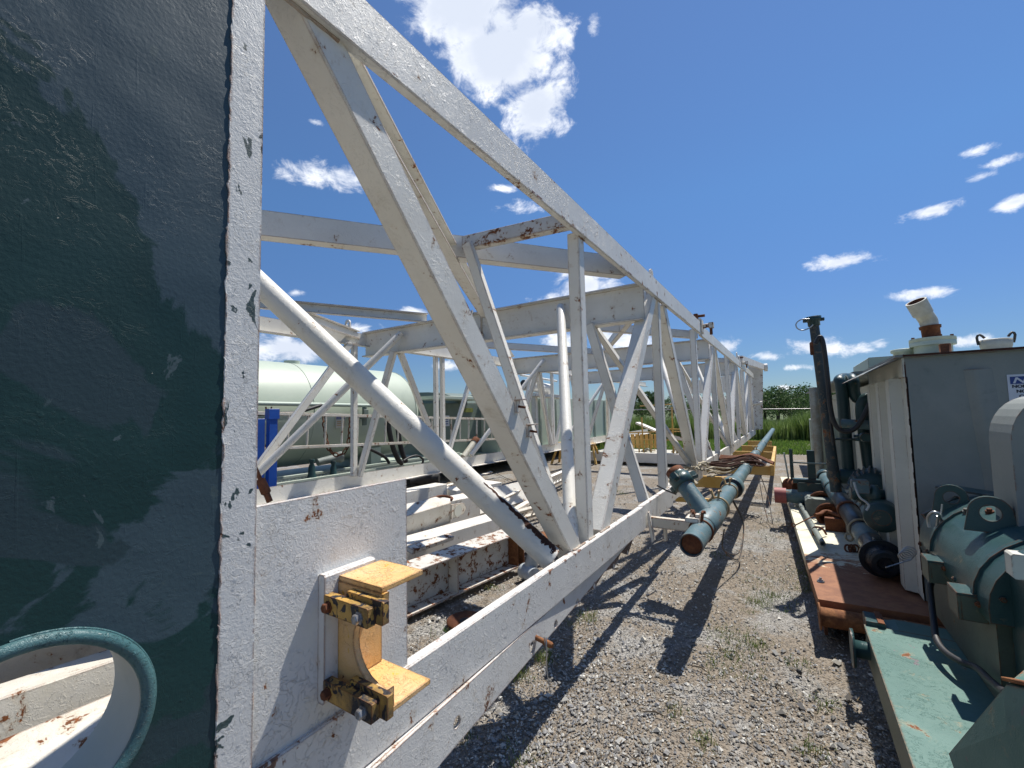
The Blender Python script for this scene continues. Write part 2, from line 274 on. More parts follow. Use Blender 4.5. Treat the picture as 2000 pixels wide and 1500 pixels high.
# ------------------------------------------------------------------ mesh building
ORG={}
def V3(a): return Vector(a)
class MB:
    def __init__(s): s.v=[]; s.f=[]; s.sm=[]
    def add(s,vs,fs,smooth=False):
        o=len(s.v); s.v+= [tuple(v) for v in vs]; s.f+=[tuple(o+i for i in f) for f in fs]; s.sm+=[smooth]*len(fs); return s
    def prism(s,prof,p,q,side,up,smooth=False,cap=True):
        """extrude the profile (list of (side, up)) from p to q"""
        p,q,side,up=map(Vector,(p,q,side,up)); n=len(prof)
        vs=[p+side*a+up*b for a,b in prof]+[q+side*a+up*b for a,b in prof]
        fs=[(i,(i+1)%n,n+(i+1)%n,n+i) for i in range(n)]
        s.add(vs,fs,smooth)
        if cap: s.add(vs[:n],[tuple(range(n))[::-1]]); s.add(vs[n:],[tuple(range(n))])
        return s
    def frame(s,p,q,up=(0,0,1)):
        t=(Vector(q)-Vector(p)).normalized(); u=Vector(up); u=(u-t*u.dot(t))
        if u.length<1e-4: u=Vector((1,0,0)); u=u-t*u.dot(t)
        u.normalize(); return t,t.cross(u),u
    def beam(s,p,q,w,h,up=(0,0,1),c=.004):
        """box bar, w across and h along up, chamfered"""
        t,sd,u=s.frame(p,q,up); a,b=w/2,h/2; c=min(c,a*.4,b*.4)
        pr=[(-a+c,-b),(a-c,-b),(a,-b+c),(a,b-c),(a-c,b),(-a+c,b),(-a,b-c),(-a,-b+c)]
        return s.prism(pr,p,q,sd,u)
    def box(s,x0,x1,y0,y1,z0,z1,c=.003): return s.beam(((x0+x1)/2,y0,(z0+z1)/2),((x0+x1)/2,y1,(z0+z1)/2),x1-x0,z1-z0,c=c)
    def ibeam(s,p,q,w,h,t=.02,up=(0,0,1)):
        tt,sd,u=s.frame(p,q,up); a,b=w/2,h/2; e=t/2
        return s.prism([(-a,-b),(a,-b),(a,-b+t),(e,-b+t),(e,b-t),(a,b-t),(a,b),(-a,b),(-a,b-t),(-e,b-t),(-e,-b+t),(-a,-b+t)],p,q,sd,u)
    def chan(s,p,q,w,h,t=.012,up=(0,0,1),flip=1):
        tt,sd,u=s.frame(p,q,up); sd=sd*flip; b=h/2; pr=[(0,-b),(w,-b),(w,-b+t),(t,-b+t),(t,b-t),(w,b-t),(w,b),(0,b)]
        return s.prism(pr if flip>0 else pr,p,q,sd,u)
    def cyl(s,p,q,r,r2=None,n=20,cap=True,hollow=0):
        t,sd,u=s.frame(p,q,(0,0,1)); r2=r if r2 is None else r2; p=Vector(p); q=Vector(q)
        A=[(math.cos(2*math.pi*i/n),math.sin(2*math.pi*i/n)) for i in range(n)]
        vs=[p+(sd*a+u*b)*r for a,b in A]+[q+(sd*a+u*b)*r2 for a,b in A]
        s.add(vs,[(i,(i+1)%n,n+(i+1)%n,n+i) for i in range(n)],True)
        if cap and not hollow: s.add(vs[:n],[tuple(range(n))[::-1]]); s.add(vs[n:],[tuple(range(n))])
        if hollow:
            k=1-hollow; d=(q-p).normalized()*min((q-p).length*.45,r*2.5)
            for c,rr,sg in ((p,r,1),(q,r2,-1)):
                o=[c+(sd*a+u*b)*rr for a,b in A]; i_=[c+(sd*a+u*b)*rr*k for a,b in A]; dd=[v+d*sg for v in i_]
                s.add(o+i_+dd,[(i,(i+1)%n,n+(i+1)%n,n+i) for i in range(n)]+[(n+i,n+(i+1)%n,2*n+(i+1)%n,2*n+i) for i in range(n)]+[tuple(range(2*n,3*n))],False)
        return s
    def lathe(s,p,ax,prof,n=24,smooth=True):
        """prof: list of (distance along axis, radius)"""
        p=Vector(p); t,sd,u=s.frame(p,p+Vector(ax)); vs=[]; m=len(prof)
        for d,r in prof: vs+=[p+t*d+(sd*math.cos(2*math.pi*i/n)+u*math.sin(2*math.pi*i/n))*r for i in range(n)]
        s.add(vs,[(j*n+i,j*n+(i+1)%n,(j+1)*n+(i+1)%n,(j+1)*n+i) for j in range(m-1) for i in range(n)],smooth)
        s.add(vs[:n],[tuple(range(n))[::-1]]); s.add(vs[-n:],[tuple(range(n))]); return s
    def tube(s,pts,r,n=12,closed=False,sub=0):
        pts=[Vector(p) for p in pts]
        if sub:
            o=[]; L=len(pts); rng=range(L if closed else L-1)
            for i in rng:
                g=lambda j:pts[j%L] if closed else pts[max(0,min(L-1,j))]
                a,b,c,d=g(i-1),g(i),g(i+1),g(i+2)
                for k in range(sub):
                    t=k/sub; o.append(.5*((2*b)+(c-a)*t+(2*a-5*b+4*c-d)*t*t+(3*b-a-3*c+d)*t**3))
            if not closed: o.append(pts[-1])
            pts=o
        L=len(pts); vs=[]; u=None
        for i,p in enumerate(pts):
            a=pts[(i-1)%L] if (closed or i) else p; b=pts[(i+1)%L] if (closed or i<L-1) else p
            t=(b-a).normalized()
            if u is None:
                u=Vector((0,0,1)); 
                if abs(t.z)>.9: u=Vector((1,0,0))
            u=(u-t*u.dot(t)).normalized(); w=t.cross(u)
            rr=r[min(len(r)-1,int(round(i*(len(r)-1)/max(1,L-1))))] if isinstance(r,(list,tuple)) else r
            vs+=[p+(u*math.cos(2*math.pi*k/n)+w*math.sin(2*math.pi*k/n))*rr for k in range(n)]
        R=range(L if closed else L-1)
        s.add(vs,[(i*n+k,i*n+(k+1)%n,((i+1)%L)*n+(k+1)%n,((i+1)%L)*n+k) for i in R for k in range(n)],True)
        if not closed: s.add(vs[:n],[tuple(range(n))[::-1]]); s.add(vs[-n:],[tuple(range(n))])
        return s
    def plate(s,outer,hole,p,side,up,th,nrm):
        """flat plate with one hole; outer and hole are lists of the same length in (side, up)"""
        n=len(outer); p,side,up,nrm=map(Vector,(p,side,up,nrm)); g=lambda c,k:p+side*c[0]+up*c[1]+nrm*k
        vs=[g(c,0) for c in outer]+[g(c,0) for c in hole]+[g(c,-th) for c in outer]+[g(c,-th) for c in hole]
        fs=[]
        for i in range(n):
            j=(i+1)%n; fs+=[(i,j,n+j,n+i),(2*n+j,2*n+i,3*n+i,3*n+j),(j,i,2*n+i,2*n+j),(n+i,n+j,3*n+j,3*n+i)]
        return s.add(vs,fs)
    def build(s,name,mat,parent=None,label=None,bend=0):
        v=np.array(s.v,dtype=float); c=(v.min(0)+v.max(0))/2
        me=bpy.data.meshes.new(name); me.from_pydata((v-c).tolist(),[],s.f); me.polygons.foreach_set('use_smooth',s.sm); me.update()
        import bmesh
        bm=bmesh.new(); bm.from_mesh(me); bmesh.ops.recalc_face_normals(bm,faces=bm.faces); bm.to_mesh(me); bm.free()
        me.materials.append(mat if not isinstance(mat,str) else M[mat])
        o=bpy.data.objects.new(name,me); COL.objects.link(o); po=Vector((0,0,0))
        if parent is not None: o.parent=parent; po=ORG[parent.name]
        ORG[o.name]=Vector(c); o.location=Vector(c)-po
        if label: o['label']=label
        return o
def tag(o,label=None,cat=None,group=None,kind=None):
    for k_,v_ in (('label',label),('category',cat),('group',group),('kind',kind)):
        if v_: o[k_]=v_
    return o
def thing(name,loc,label,cat,group=None):
    o=bpy.data.objects.new(name,None); o.empty_display_size=.2; COL.objects.link(o); o.location=loc; ORG[o.name]=Vector(loc); return tag(o,label,cat,group)
def fastmesh(name,verts,faces,mat,smooth=False):
    me=bpy.data.meshes.new(name); nv=len(verts); nf,k_=faces.shape
    me.vertices.add(nv); me.vertices.foreach_set('co',verts.astype(np.float32).ravel()); me.loops.add(nf*k_); me.loops.foreach_set('vertex_index',faces.astype(np.int32).ravel())
    me.polygons.add(nf); me.polygons.foreach_set('loop_start',np.arange(0,nf*k_,k_,dtype=np.int32)); me.polygons.foreach_set('use_smooth',np.full(nf,smooth)); me.update(calc_edges=True); me.validate()
    me.materials.append(M[mat]); o=bpy.data.objects.new(name,me); COL.objects.link(o); ORG[o.name]=Vector((0,0,0)); return o
def circ(r,n,c=(0,0),a0=0): return [(c[0]+r*math.cos(a0+2*math.pi*i/n),c[1]+r*math.sin(a0+2*math.pi*i/n)) for i in range(n)]
def rect_as(n,x0,x1,y0,y1,c=(0,0),a0=0):
    """n points on a rectangle, one per angle as seen from c, corners included where nearest"""
    out=[]
    for i in range(n):
        a=a0+2*math.pi*i/n; dx,dy=math.cos(a),math.sin(a)
        tx=((x1 if dx>0 else x0)-c[0])/dx if abs(dx)>1e-9 else 1e9; ty=((y1 if dy>0 else y0)-c[1])/dy if abs(dy)>1e-9 else 1e9
        t=min(tx,ty); out.append([c[0]+dx*t,c[1]+dy*t])
    for cx,cy in ((x0,y0),(x0,y1),(x1,y0),(x1,y1)):
        j=min(range(n),key=lambda i:(out[i][0]-cx)**2+(out[i][1]-cy)**2); out[j]=[cx,cy]
    return out
# ================================================================== ground
def ground():
    def sheet(name,x0,x1,y0,y1,z,mat,nx=2,ny=2,amp=0):
        xs=np.linspace(x0,x1,nx); ys=np.linspace(y0,y1,ny); X,Y=np.meshgrid(xs,ys,indexing='ij')
        Z=np.full_like(X,z)+amp*(np.sin(X*1.7+np.cos(Y*1.3))*np.cos(Y*1.1+X*.4)-1.0)
        v=np.stack([X,Y,Z],-1).reshape(-1,3); i=np.arange((nx-1)*(ny-1)); a=(i//(ny-1))*ny+i%(ny-1)
        return fastmesh(name,v,np.stack([a,a+ny,a+ny+1,a+1],-1),mat,True)
    tag(sheet('ground',-60,60,-12,60,0,'ground',120,80,.012),kind='structure')
    tag(sheet('field',-900,900,-60,1500,-.03,'field'),kind='structure')
ground()
# ================================================================== the long white mast lying on its side
XF=-1.10; XM=-1.13; ZT0,ZT1,ZB0,ZB1=2.83,3.02,.625,.825; XB=-5.35
mast=thing('mast_section',(-3.2,8.0,0),'long white lattice mast section lying on its side with rusty edges','lattice mast')
m=MB()
m.box(XF-.045,XF,.568,7.33,ZT0,ZT1,.005); m.build('top_chord','white_chord',mast)
m=MB(); m.box(XF-.05,XF-.006,7.36,13.6,ZT0-.02,ZT1-.025,.004); m.build('top_chord','white',mast)
m=MB(); m.box(XF-.05,XF-.002,13.63,19.5,ZT0-.02,ZT1-.03,.004); m.build('top_chord','white',mast)
m=MB(); m.box(XF-.045,XF,.56,3.765,ZB0,ZB1,.005); m.build('bottom_chord','white_chord',mast)
m=MB(); m.box(XF-.055,XF-.010,3.785,4.93,ZB0-.005,ZB1,.004); m.build('bottom_chord','white_chord',mast)
m=MB(); m.box(XF-.10,XF-.055,4.93,19.6,ZB0-.01,ZB1,.004); m.build('bottom_chord','white',mast)
# lower flange plate with bolt holes, slightly twisted under the chord
sk=Vector((-.060,2.4,0)).normalized(); hs=[.70,1.28,1.86,2.12,2.42,2.70,3.1,3.45]; ys=[.50,1.0,1.56,1.99,2.27,2.56,2.9,3.28,3.62]
m=MB()
for i,h in enumerate(hs):
    y0,y1=ys[i],ys[i+1]; zb=lambda y:.400+.062*(y-.5)
    c=(0,0); n=24; r=.020 if i!=2 else .027
    out=rect_as(n,y0-h,y1-h,-.09,.09); out=[(a,(.09 if b>0 else b)) for a,b in out]
    out2=[]
    for a,b in out:
        yy=h+a; zc=.545; lo=zb(yy)-zc; hi=.624-zc; t=(b+.09)/.18; out2.append((a,lo+(hi-lo)*t))
    x=-1.066-.026*(h-.5)
    m.plate(out2,circ(r,n,(0,-.02)),(x,h,.545),sk,(0,0,1),.012,(1,0,0))
m.build('flange_plate','white_chord',mast)
m=MB(); m.prism([(.58,.43),(2.9,.585),(2.9,.62),(.58,.62)],(-1.175,0,0),(-1.165,0,0),(0,1,0),(0,0,1)); m.build('dark_web_backing','rust_dark',mast)  # dark backing, its colour carries the dirt and shade seen in the bolt holes
# pin with keeper wire
m=MB(); m.lathe((-1.12,1.90,.555),(1,-.12,-.10),[(0,.012),(.060,.012),(.063,.010),(.066,.015),(.105,.015),(.115,.010)],16); pin=m.build('hitch_pin','rust_orange',mast)
m=MB(); m.prism([(-1.16,.52),(-1.0795,.52),(-1.155,3.5),(-1.16,3.5)],(0,0,.610),(0,0,.6236),(1,0,0),(0,1,0)); m.build('flange_ledge','white_chord',mast)
m=MB(); m.tube([(-1.04,1.885,.575),(-1.03,1.87,.54),(-1.035,1.875,.44),(-1.025,1.885,.33),(-1.010,1.89,.325)],.0035,6,sub=4); m.tube([(-1.045,1.875,.58),(-1.035,1.875,.52),(-1.04,1.875,.555)],.003,6,sub=4); m.build('keeper_wire','wire',pin)
# web members of the near face
def member(y0,z0,y1,z1,w,d,x=XM,mat='white',name='diagonal'):
    b=MB(); b.beam((x-d/2,y0,z0),(x-d/2,y1,z1),d,w,up=(0,1,0) if abs(y0-y1)<.05 else (0,-(z1-z0),(y1-y0)),c=.006); return b.build(name,mat,mast)
for y in (2.69,4.79,7.0,8.95,11.15,13.1,15.2,17.2,19.2): member(y,ZB1-.03,y,ZT0+.03,.09,.085,name='upright',mat='white' if y<5 else 'white_far')
member(.585,3.03,2.487,.79,.121,.12)
member(4.63,2.86,2.93,.79,.125,.13)
member(5.03,2.86,6.66,.79,.115,.12)
member(8.82,2.86,7.28,.79,.11,.11,mat='white_far')
for a,b in ((9.12,10.95),(12.95,11.35),(13.28,15.0),(17.05,15.4),(17.4,19.0)): member(a,2.86,b,.79,.105,.10,mat='white_far')
# strips on the diagonal with small clamps
for px,py in ((1008,786),(1031,834)):
    q=P(px,py,x=XM); m=MB(); m.box(XM,XM+.05,q.y-.022,q.y+.022,q.z+.010,q.z+.016,.001); m.box(XM,XM+.012,q.y-.018,q.y+.018,q.z-.05,q.z+.010,.001); c=m.build('clip','white',mast)
    m=MB(); m.cyl((XM+.012,q.y+.0,q.z-.02),(XM+.045,q.y+.015,q.z-.026),.006,n=10); m.build('bolt','rust',c)
# side gusset plate
m=MB(); m.box(-1.124,-1.112,.552,1.062,.815,1.436,.002); m.build('gusset_plate','white_plate',mast)
# cross beams between the two faces
for y,z in ((.05,2.725),(4.3,2.725),(8.45,2.72),(12.7,2.70)):
    m=MB(); m.ibeam((XB,y,z),(-1.16,y,z),.15,.37,.016); cb=m.build('cross_beam','white' if y<5 else 'white_far',mast)
    if y>4:
        m=MB(); x=-3.18
        for dx in (-.07,.07): m.box(x+dx-.006,x+dx+.006,y-.10,y-.07,z-.2,z+.21,.001)
        m.box(x-.09,x+.09,y-.13,y-.072,z-.215,z-.195,.001); m.cyl((x-.1,y-.10,z-.12),(x+.1,y-.10,z-.12),.022,n=12)
        m.build('splice_bracket','white_rusty' if y<5 else 'white_far',cb)
m=MB(); m.prism([(0,0),(2.0,0),(2.0,.55),(.0,.33)],(-3.3,15.0,2.15),(-3.3,15.03,2.15),(1,0,0),(0,0,1)); m.build('end_panel','white_far',mast)
# lacing in the upper plane
def lace(p,q,w=.09,h=.17,mat='white',flip=1,t=.010,name='lacing_channel'):
    b=MB(); b.chan(p,q,w,h,t,flip=flip); return b.build(name,mat,mast)
lace((-3.97,-.1,2.925),(-1.15,3.72,2.925),.10,.17,flip=-1)
lace((-1.29,.84,2.885),(-3.13,4.24,2.885),.11,.12,flip=1)
lace((-5.30,2.05,2.955),(-4.08,4.28,2.955),.07,.12,flip=1)
lace((-5.02,3.15,2.90),(-5.38,4.15,2.86),.06,.12,flip=1)
lace((-1.2,4.55,2.88),(-3.1,8.3,2.88),.08,.12,'white_far'); lace((-3.3,4.5,2.88),(-5.3,8.3,2.88),.08,.12,'white_far'); lace((-3.1,4.5,2.87),(-1.2,7.6,2.87),.08,.12,'white_far',flip=-1)
lace((-5.3,4.6,2.87),(-3.3,8.3,2.87),.08,.12,'white_far',flip=-1)
lace((-1.2,8.8,2.88),(-3.1,12.5,2.88),.08,.12,'white_far'); lace((-3.1,8.8,2.87),(-1.2,12.4,2.87),.08,.12,'white_far',flip=-1)
m=MB(); m.beam((-1.15,2.60,2.925),(-1.99,2.50,2.925),.075,.10,c=.004); m.build('cross_bar','bar_rusty',mast)
m=MB(); m.beam((-1.93,2.46,2.90),(-1.20,2.47,.84),.075,.05,up=(0,1,0),c=.004); m.build('sway_brace','white',mast)
m=MB(); m.cyl((-3.05,1.13,2.89),(-1.185,2.228,.822),.069,n=40); tb=m.build('sway_tube','white',mast)
# a long strip where the paint has come off the tube, down to dark rust
a,b=Vector((-3.05,1.13,2.89)),Vector((-1.165,2.24,.80)); t=(b-a).normalized(); to=(CAMPOS-b); 
c=(to-t*to.dot(t)).normalized(); w_=t.cross(c); w_=w_ if w_.z>0 else -w_; n=(c*.62+w_*.78).normalized(); s=t.cross(n)
m=MB(); K=60; R=.0693; L0=(b-a).length
vs=[];fs=[]
for i in range(K+1):
    d=L0*.80+(L0*.985-L0*.80)*i/K; wd=(.05+.42*(i/K)**.8)*(1+.22*math.sin(i*.9)+.16*math.sin(i*2.3+1)+.08*random.uniform(-1,1)); off=.06*math.sin(i*.55)+.03*math.sin(i*1.7)
    if i in(0,K): wd=.02
    for j in range(7):
        an=off+wd*(j/6-.5)*2; vs.append(a+t*d+(n*math.cos(an)+s*math.sin(an))*R)
for i in range(K):
    for j in range(6): fs.append((i*7+j,i*7+j+1,(i+1)*7+j+1,(i+1)*7+j))
m.add(vs,fs,True); m.build('rust_strip','rust_dark',tb)
for p,q,r in (((-2.05,4.24,2.80),(-1.19,2.52,.82),.046),((-4.53,4.24,2.80),(-5.33,2.55,.84),.046),((-2.05,8.38,2.80),(-1.19,6.75,.82),.045),((-4.5,8.38,2.80),(-5.33,6.8,.84),.045),((-2.05,12.6,2.8),(-1.19,11.0,.82),.045),((-4.5,12.6,2.8),(-5.33,11.0,.84),.045)):
    m=MB(); m.cyl(p,q,r,n=18); m.build('sway_tube','white' if q[1]<3 else 'white_far',mast)
for y,mt in ((4.3,'white'),(8.45,'white_far'),(12.7,'white_far')):
    for s_,xa,xb in ((1,-1.72,-1.19),(-1,-4.68,XB+.08)):
        for y0,y1,w in ((y-.06,y-.18,.095),(y+.06,y+(2.3 if s_>0 else 1.6),.085)):
            m=MB(); m.beam((xa,y0,2.56),(xb,y1,.80),w,.06,up=(0,1,0) if abs(y1-y0)<.5 else (s_,0,.3)); m.build('knee_brace',mt,mast)
# weld beads where members meet the lower chord
def bead(pts,r,par,mat='white'):
    m=MB(); m.tube([Vector(p)+Vector((0,random.uniform(-1,1)*.0015,random.uniform(-1,1)*.0015)) for p in pts],[r*random.uniform(.7,1.25) for _ in pts],7); return m.build('weld_bead',mat,par)
random.seed(8)
for y0,y1 in ((2.40,2.58),(2.64,2.74),(2.84,3.02),(4.74,4.84),(6.55,6.75)):
    n_=12; bead([(-1.124,y0+(y1-y0)*i/n_,ZB1+.003) for i in range(n_+1)],.007,mast,'white_rusty')
for y0,y1 in ((.62,.80),(2.64,2.74),(4.60,4.76),(4.78,4.92),(5.0,5.12)):
    n_=10; bead([(-1.128,y0+(y1-y0)*i/n_,ZT0-.004) for i in range(n_+1)],.006,mast,'white_rusty')
n_=16; bead([(-1.110+.002*random.random(),.560,.84+.59*i/n_) for i in range(n_+1)],.005,mast,'bar_rusty')
# far face
for z,h in ((2.79,.20),(.72,.20)):
    m=MB(); m.prism([(0,-h/2),(.10,-h/2),(.10,-h/2+.012),(.012,-h/2+.012),(.012,h/2),(0,h/2)],(XB,.0,z),(XB,19.5,z),(1,0,0),(0,0,1)); m.build('far_chord','white',mast)
for y in (4.05,5.78,5.95,8.2,10.3,12.4,14.5):
    m=MB(); m.beam((XB+.05,y,.80),(XB+.05,y,2.70),.07,.075,up=(0,1,0)); m.build('far_upright','white' if y<6 else 'white_far',mast)
for a,b,w in ((2.5,3.98,.085),(6.95,6.02,.07),(7.0,8.1,.08),(9.3,8.3,.08),(9.4,10.2,.08),(11.4,10.4,.08),(11.5,12.3,.08)):
    m=MB(); z0,z1=(.80,2.72) if a<b and a<3 else (2.72,.80); m.beam((XB+.06,a,z0),(XB+.06,b,z1),.07,w,up=(0,-(z1-z0),b-a)); m.build('far_diagonal','white' if a<6 else 'white_far',mast)
# lifting eyes
def eye(p,r,nrm=(0,-1,.0),side=(1,0,0),th=.02,name='lifting_eye',par=mast,mat='white'):
    b=MB(); n=24; o=[]; 
    for i in range(n):
        a=2*math.pi*i/n; c,s_=math.cos(a),math.sin(a); o.append((c*r,s_*r) if s_>-.15 else (c*r*1.15,-r*1.15))
    b.plate(o,circ(r*.45,n),p,side,(0,0,1),th,nrm); return b.build(name,mat,par)
eye((-5.42,4.02,3.02),.06); eye((-1.12,4.50,3.06),.05,(1,0,0),(0,1,0)); eye((-1.12,13.3,3.08),.11,(1,0,0),(0,1,0)); eye((-1.12,13.9,3.06),.10,(1,0,0),(0,1,0))
# pin joints of the chord splices
for y in (7.36,14.2):
    s_=1 if y<8 else .9
    m=MB(); m.box(XF-.04,XF+.015,y-.10,y+.10,ZT0+.02,ZT1+.05,.01); m.cyl((XF-.02,y+.05,ZT1-.06),(XF+.15,y+.05,ZT1-.045),.035*s_,n=16); m.box(XF+.10,XF+.17,y+.01,y+.09,ZT1-.10,ZT1-.01,.004); j=m.build('pin_joint','white_rusty',mast)
    m=MB(); m.cyl((XF-.1,y-.03,ZT1+.10),(XF+.06,y-.03,ZT1+.10),.022,n=12); m.box(XF-.10,XF-.04,y-.07,y+.01,ZT1+.02,ZT1+.14,.004); m.build('pin','rust',j)
    m=MB(); m.cyl((XF+.13,y+.05,ZT1-.2),(XF+.13,y+.05,ZT1-.08),.022,n=12); m.build('pin','rust',j)
for i,yy in enumerate((16.2,18.2)):
    m=MB(); m.beam((XM-.3,yy,.8),(XM-.3,yy,3.05),.10,.30,up=(0,1,0)); m.build('upright','white_far',mast)
# closed end frame, wider than the lattice
m=MB(); pts=[P(1462,712,y=19.3),P(1490,722,y=19.6),P(1490,838,y=19.6),P(1462,842,y=19.3)]
vs=pts+[p+Vector((-.02,.12,0)) for p in pts]; m.add(vs,[(0,1,2,3),(4,5,6,7),(0,1,5,4),(1,2,6,5),(2,3,7,6),(3,0,4,7)]); m.build('end_frame','white_rusty',mast)
m=MB(); p=P(1447,702,y=14.3); q=P(1491,717,y=19.4); m.beam(p,q,.09,.22); m.lathe(q+Vector((.02,.0,-.02)),(1,0,0),[(0,.15),(.12,.15)],20); ea=m.build('end_arm','white_far',mast)
m=MB(); m.lathe(q+Vector((.141,-.0,-.02)),(1,0,0),[(0,.055),(.004,.055)],16); m.build('pin_hole','rust',ea)
m=MB(); p=P(1470,790,y=19.1); q=P(1489,786,y=19.2); m.cyl(p,q,.06,n=12); m.cyl(p+Vector((0,0,-.15)),p+Vector((0,0,.12)),.05,n=10); m.build('end_brace','white_rusty',mast)
# ------------------------------------------------------------------ saddle bracket bolted on the gusset plate
m=MB(); m.box(-1.112,-1.082,.735,.905,.885,1.222,.006); br=m.build('saddle_bracket','white_plate',mast,'yellow saddle bracket with two black smeared clamp bars on a white backing plate')
m=MB(); m.box(-1.0815,-.905,.778,.925,1.196,1.210,.002); m.build('upper_shelf','yellow',br)
m=MB(); m.box(-1.0815,-.880,.778,.925,.905,.919,.002); m.build('lower_shelf','yellow',br)
m=MB(); m.box(-1.0815,-1.066,.7965,.915,.9195,1.1955,.002); m.build('back_shelf','yellow',br)
# C shaped web: outline with a round bite
o=[(-.005,0),(.190,0),(.195,.012),(.195,.062)]; 
for i in range(13):
    a=-math.pi/2+math.pi*i/12*-1; o.append((.165-.105*math.cos(math.pi*(i/12-.5)),.145+.098*math.sin(math.pi*(i/12-.5))))
o+=[(.175,.255),(.178,.289),(-.005,.289)]
m=MB(); m.prism(o,(-1.0765,.776,.906),(-1.0765,.796,.906),(1,0,0),(0,0,1)); m.build('saddle_web','yellow',br)
for z,x1 in ((1.125,-.905),(.905,-.890)):
    m=MB(); m.box(-1.083,x1,.733,.757,z,z+.048,.003); cb=m.build('clamp_bar','yellow_black',br)
    m=MB(); m.box(x1-.115,x1+.028,.757,.776,z+.004,z+.062,.003); m.build('spacer','yellow_black',cb)
    for bx in (-1.062,x1-.032):
        m=MB(); m.lathe((bx,.733,z+.021),(0,-1,0),[(0,.016),(.003,.016),(.0032,.0125),(.015,.0125),(.017,.010)],6,False); m.build('bolt','bolt' if bx>-1 else 'rust',cb)
# ================================================================== green end panel with white edge
pan=thing('steel_end_panel',(-1.17,.1,0.30),'dark green steel end panel with a white flaking edge strip and a round rimmed hole','steel panel')
def big_plate(x,th,mat,name):
    n=48; c=(.188,1.108); m=MB(); out=rect_as(n,-1.7,.484,.28,3.5,c); out=[(a-c[0],b-c[1]) for a,b in out]
    m.plate(out,circ(.168,n),(x,c[0],c[1]),(0,1,0),(0,0,1),th,(1,0,0)); return m.build(name,mat,pan)
big_plate(-1.1025,.010,'panel','face_plate'); big_plate(-1.25,.010,'white_far','back_plate')
m=MB(); n=48; c=(.188,1.108)
vs=[(-1.104,c[0]+a,c[1]+b) for a,b in circ(.1676,n)]+[(-1.25,c[0]+a,c[1]+b) for a,b in circ(.1676,n)]+[(-1.104,c[0]+a,c[1]+b) for a,b in circ(.162,n)]+[(-1.25,c[0]+a,c[1]+b) for a,b in circ(.162,n)]
m.add(vs,[(i,(i+1)%n,n+(i+1)%n,n+i) for i in range(n)]+[(2*n+i,2*n+(i+1)%n,3*n+(i+1)%n,3*n+i) for i in range(n)]+[(i,(i+1)%n,2*n+(i+1)%n,2*n+i) for i in range(n)],True); m.build('hole_sleeve','tank_pale',pan)
m=MB(); m.tube([(-1.098,c[0]+a,c[1]+b) for a,b in circ(.172,72)],.0125,14,closed=True)
rim=m.build('hole_rim',paint('green rim paint with yellow chips',(.045,.115,.125),(.07,.15,.16),rust=.1,edge=0,peel=.8,rough=.4,under=(.50,.34,.12),under_amt=-.3,scale=2.5,dirt=(.05,.045,.03),dirt_amt=.4),pan)
m=MB(); N_=150; wp=[(-1.1015,c[0]+.1845*math.cos(2*math.pi*(i/N_-.13)),c[1]+.1845*math.sin(2*math.pi*(i/N_-.13))) for i in range(60)]
m.tube(wp,.0026,8)
m.build('weld_bead',rim.data.materials[0],rim)
m=MB(); m.box(-1.30,-1.1005,.4845,.562,.28,3.5,.003); m.build('edge_strip','white_side',pan)
m=MB(); zz=.35
while zz<3.4:
    L_=random.uniform(.02,.10)
    if random.random()<.72:
        pts=[Vector((-1.1015+.0015*random.random(),.4845+.003*random.uniform(-1,1),zz+L_*k_/4)) for k_ in range(5)]; m.tube(pts,[.0008]+[.0012+.0012*random.random() for _ in range(3)]+[.0008],7)
    zz+=L_*.9
m.build('paint_seam','white_side',pan)
# turnbuckle rod behind the edge
tr=thing('turnbuckle',(-1.3,.58,1.44),'brown rusty turnbuckle leaning behind the white edge strip above the gusset plate','turnbuckle')
m=MB(); a_=P(495,905,x=-1.32); b_=P(508,935,x=-1.30); c_=P(521,965,x=-1.28); d_=P(527,980,x=-1.27)
m.lathe(b_,(c_-b_),[(0,.006),(.003,.0125),((c_-b_).length*.9,.0135),((c_-b_).length,.009)],16); m.build('barrel','rust',tr)
m=MB(); m.cyl(a_+(a_-b_),b_,.006,n=10); m.cyl(c_,d_,.0085,n=8); m.build('rod','rust',tr)
# ================================================================== blue stand pipe slung along the mast
PX,PZ,PR=-.63,.70,.080
sp=thing('standpipe',(PX,3.27,PZ),'long faded blue steel pipe with side outlet hung along the white mast','steel pipe')
m=MB(); m.cyl((PX,3.27,PZ),(PX,21.5,PZ),PR,n=32,hollow=.10); m.build('pipe_barrel','teal',sp)
m=MB(); m.lathe((PX,3.30,PZ),(0,1,0),[(0,PR-.012),(.004,PR-.012)],24); m.build('end_plug','rust',sp)
m=MB(); m.lathe((PX,3.80,PZ),(0,1,0),[(0,PR+.002),(.012,PR+.013),(.30,PR+.018),(.32,PR+.022),(.64,PR+.016),(.66,PR+.002)],32); m.build('wye_body','teal',sp)
br_=Vector((-.24,.18,.27)); b0=Vector((PX,4.10,PZ)); b1=b0+br_*1.0
m=MB(); m.cyl(b0,b1,.078,.074,n=24); d=br_.normalized(); out=m.build('side_outlet','teal',sp)
m=MB(); m.lathe(b1-d*.04,d,[(0,.078),(.005,.098),(.10,.104),(.108,.085),(.14,.082)],28)
for k_ in range(3):
    tt,sd,u=m.frame(b1,b1+d); a=2*math.pi*(k_/3+.08); e=sd*math.cos(a)+u*math.sin(a); m.beam(b1+d*.03+e*.08,b1+d*.03+e*.155,.05,.065,up=d,c=.008)
nut=m.build('wing_nut','machine',out)
m=MB(); m.lathe(b1+d*.10,d,[(0,.083),(.045,.084),(.046,.066),(.02,.062)],24); m.build('outlet_mouth','rust',nut)
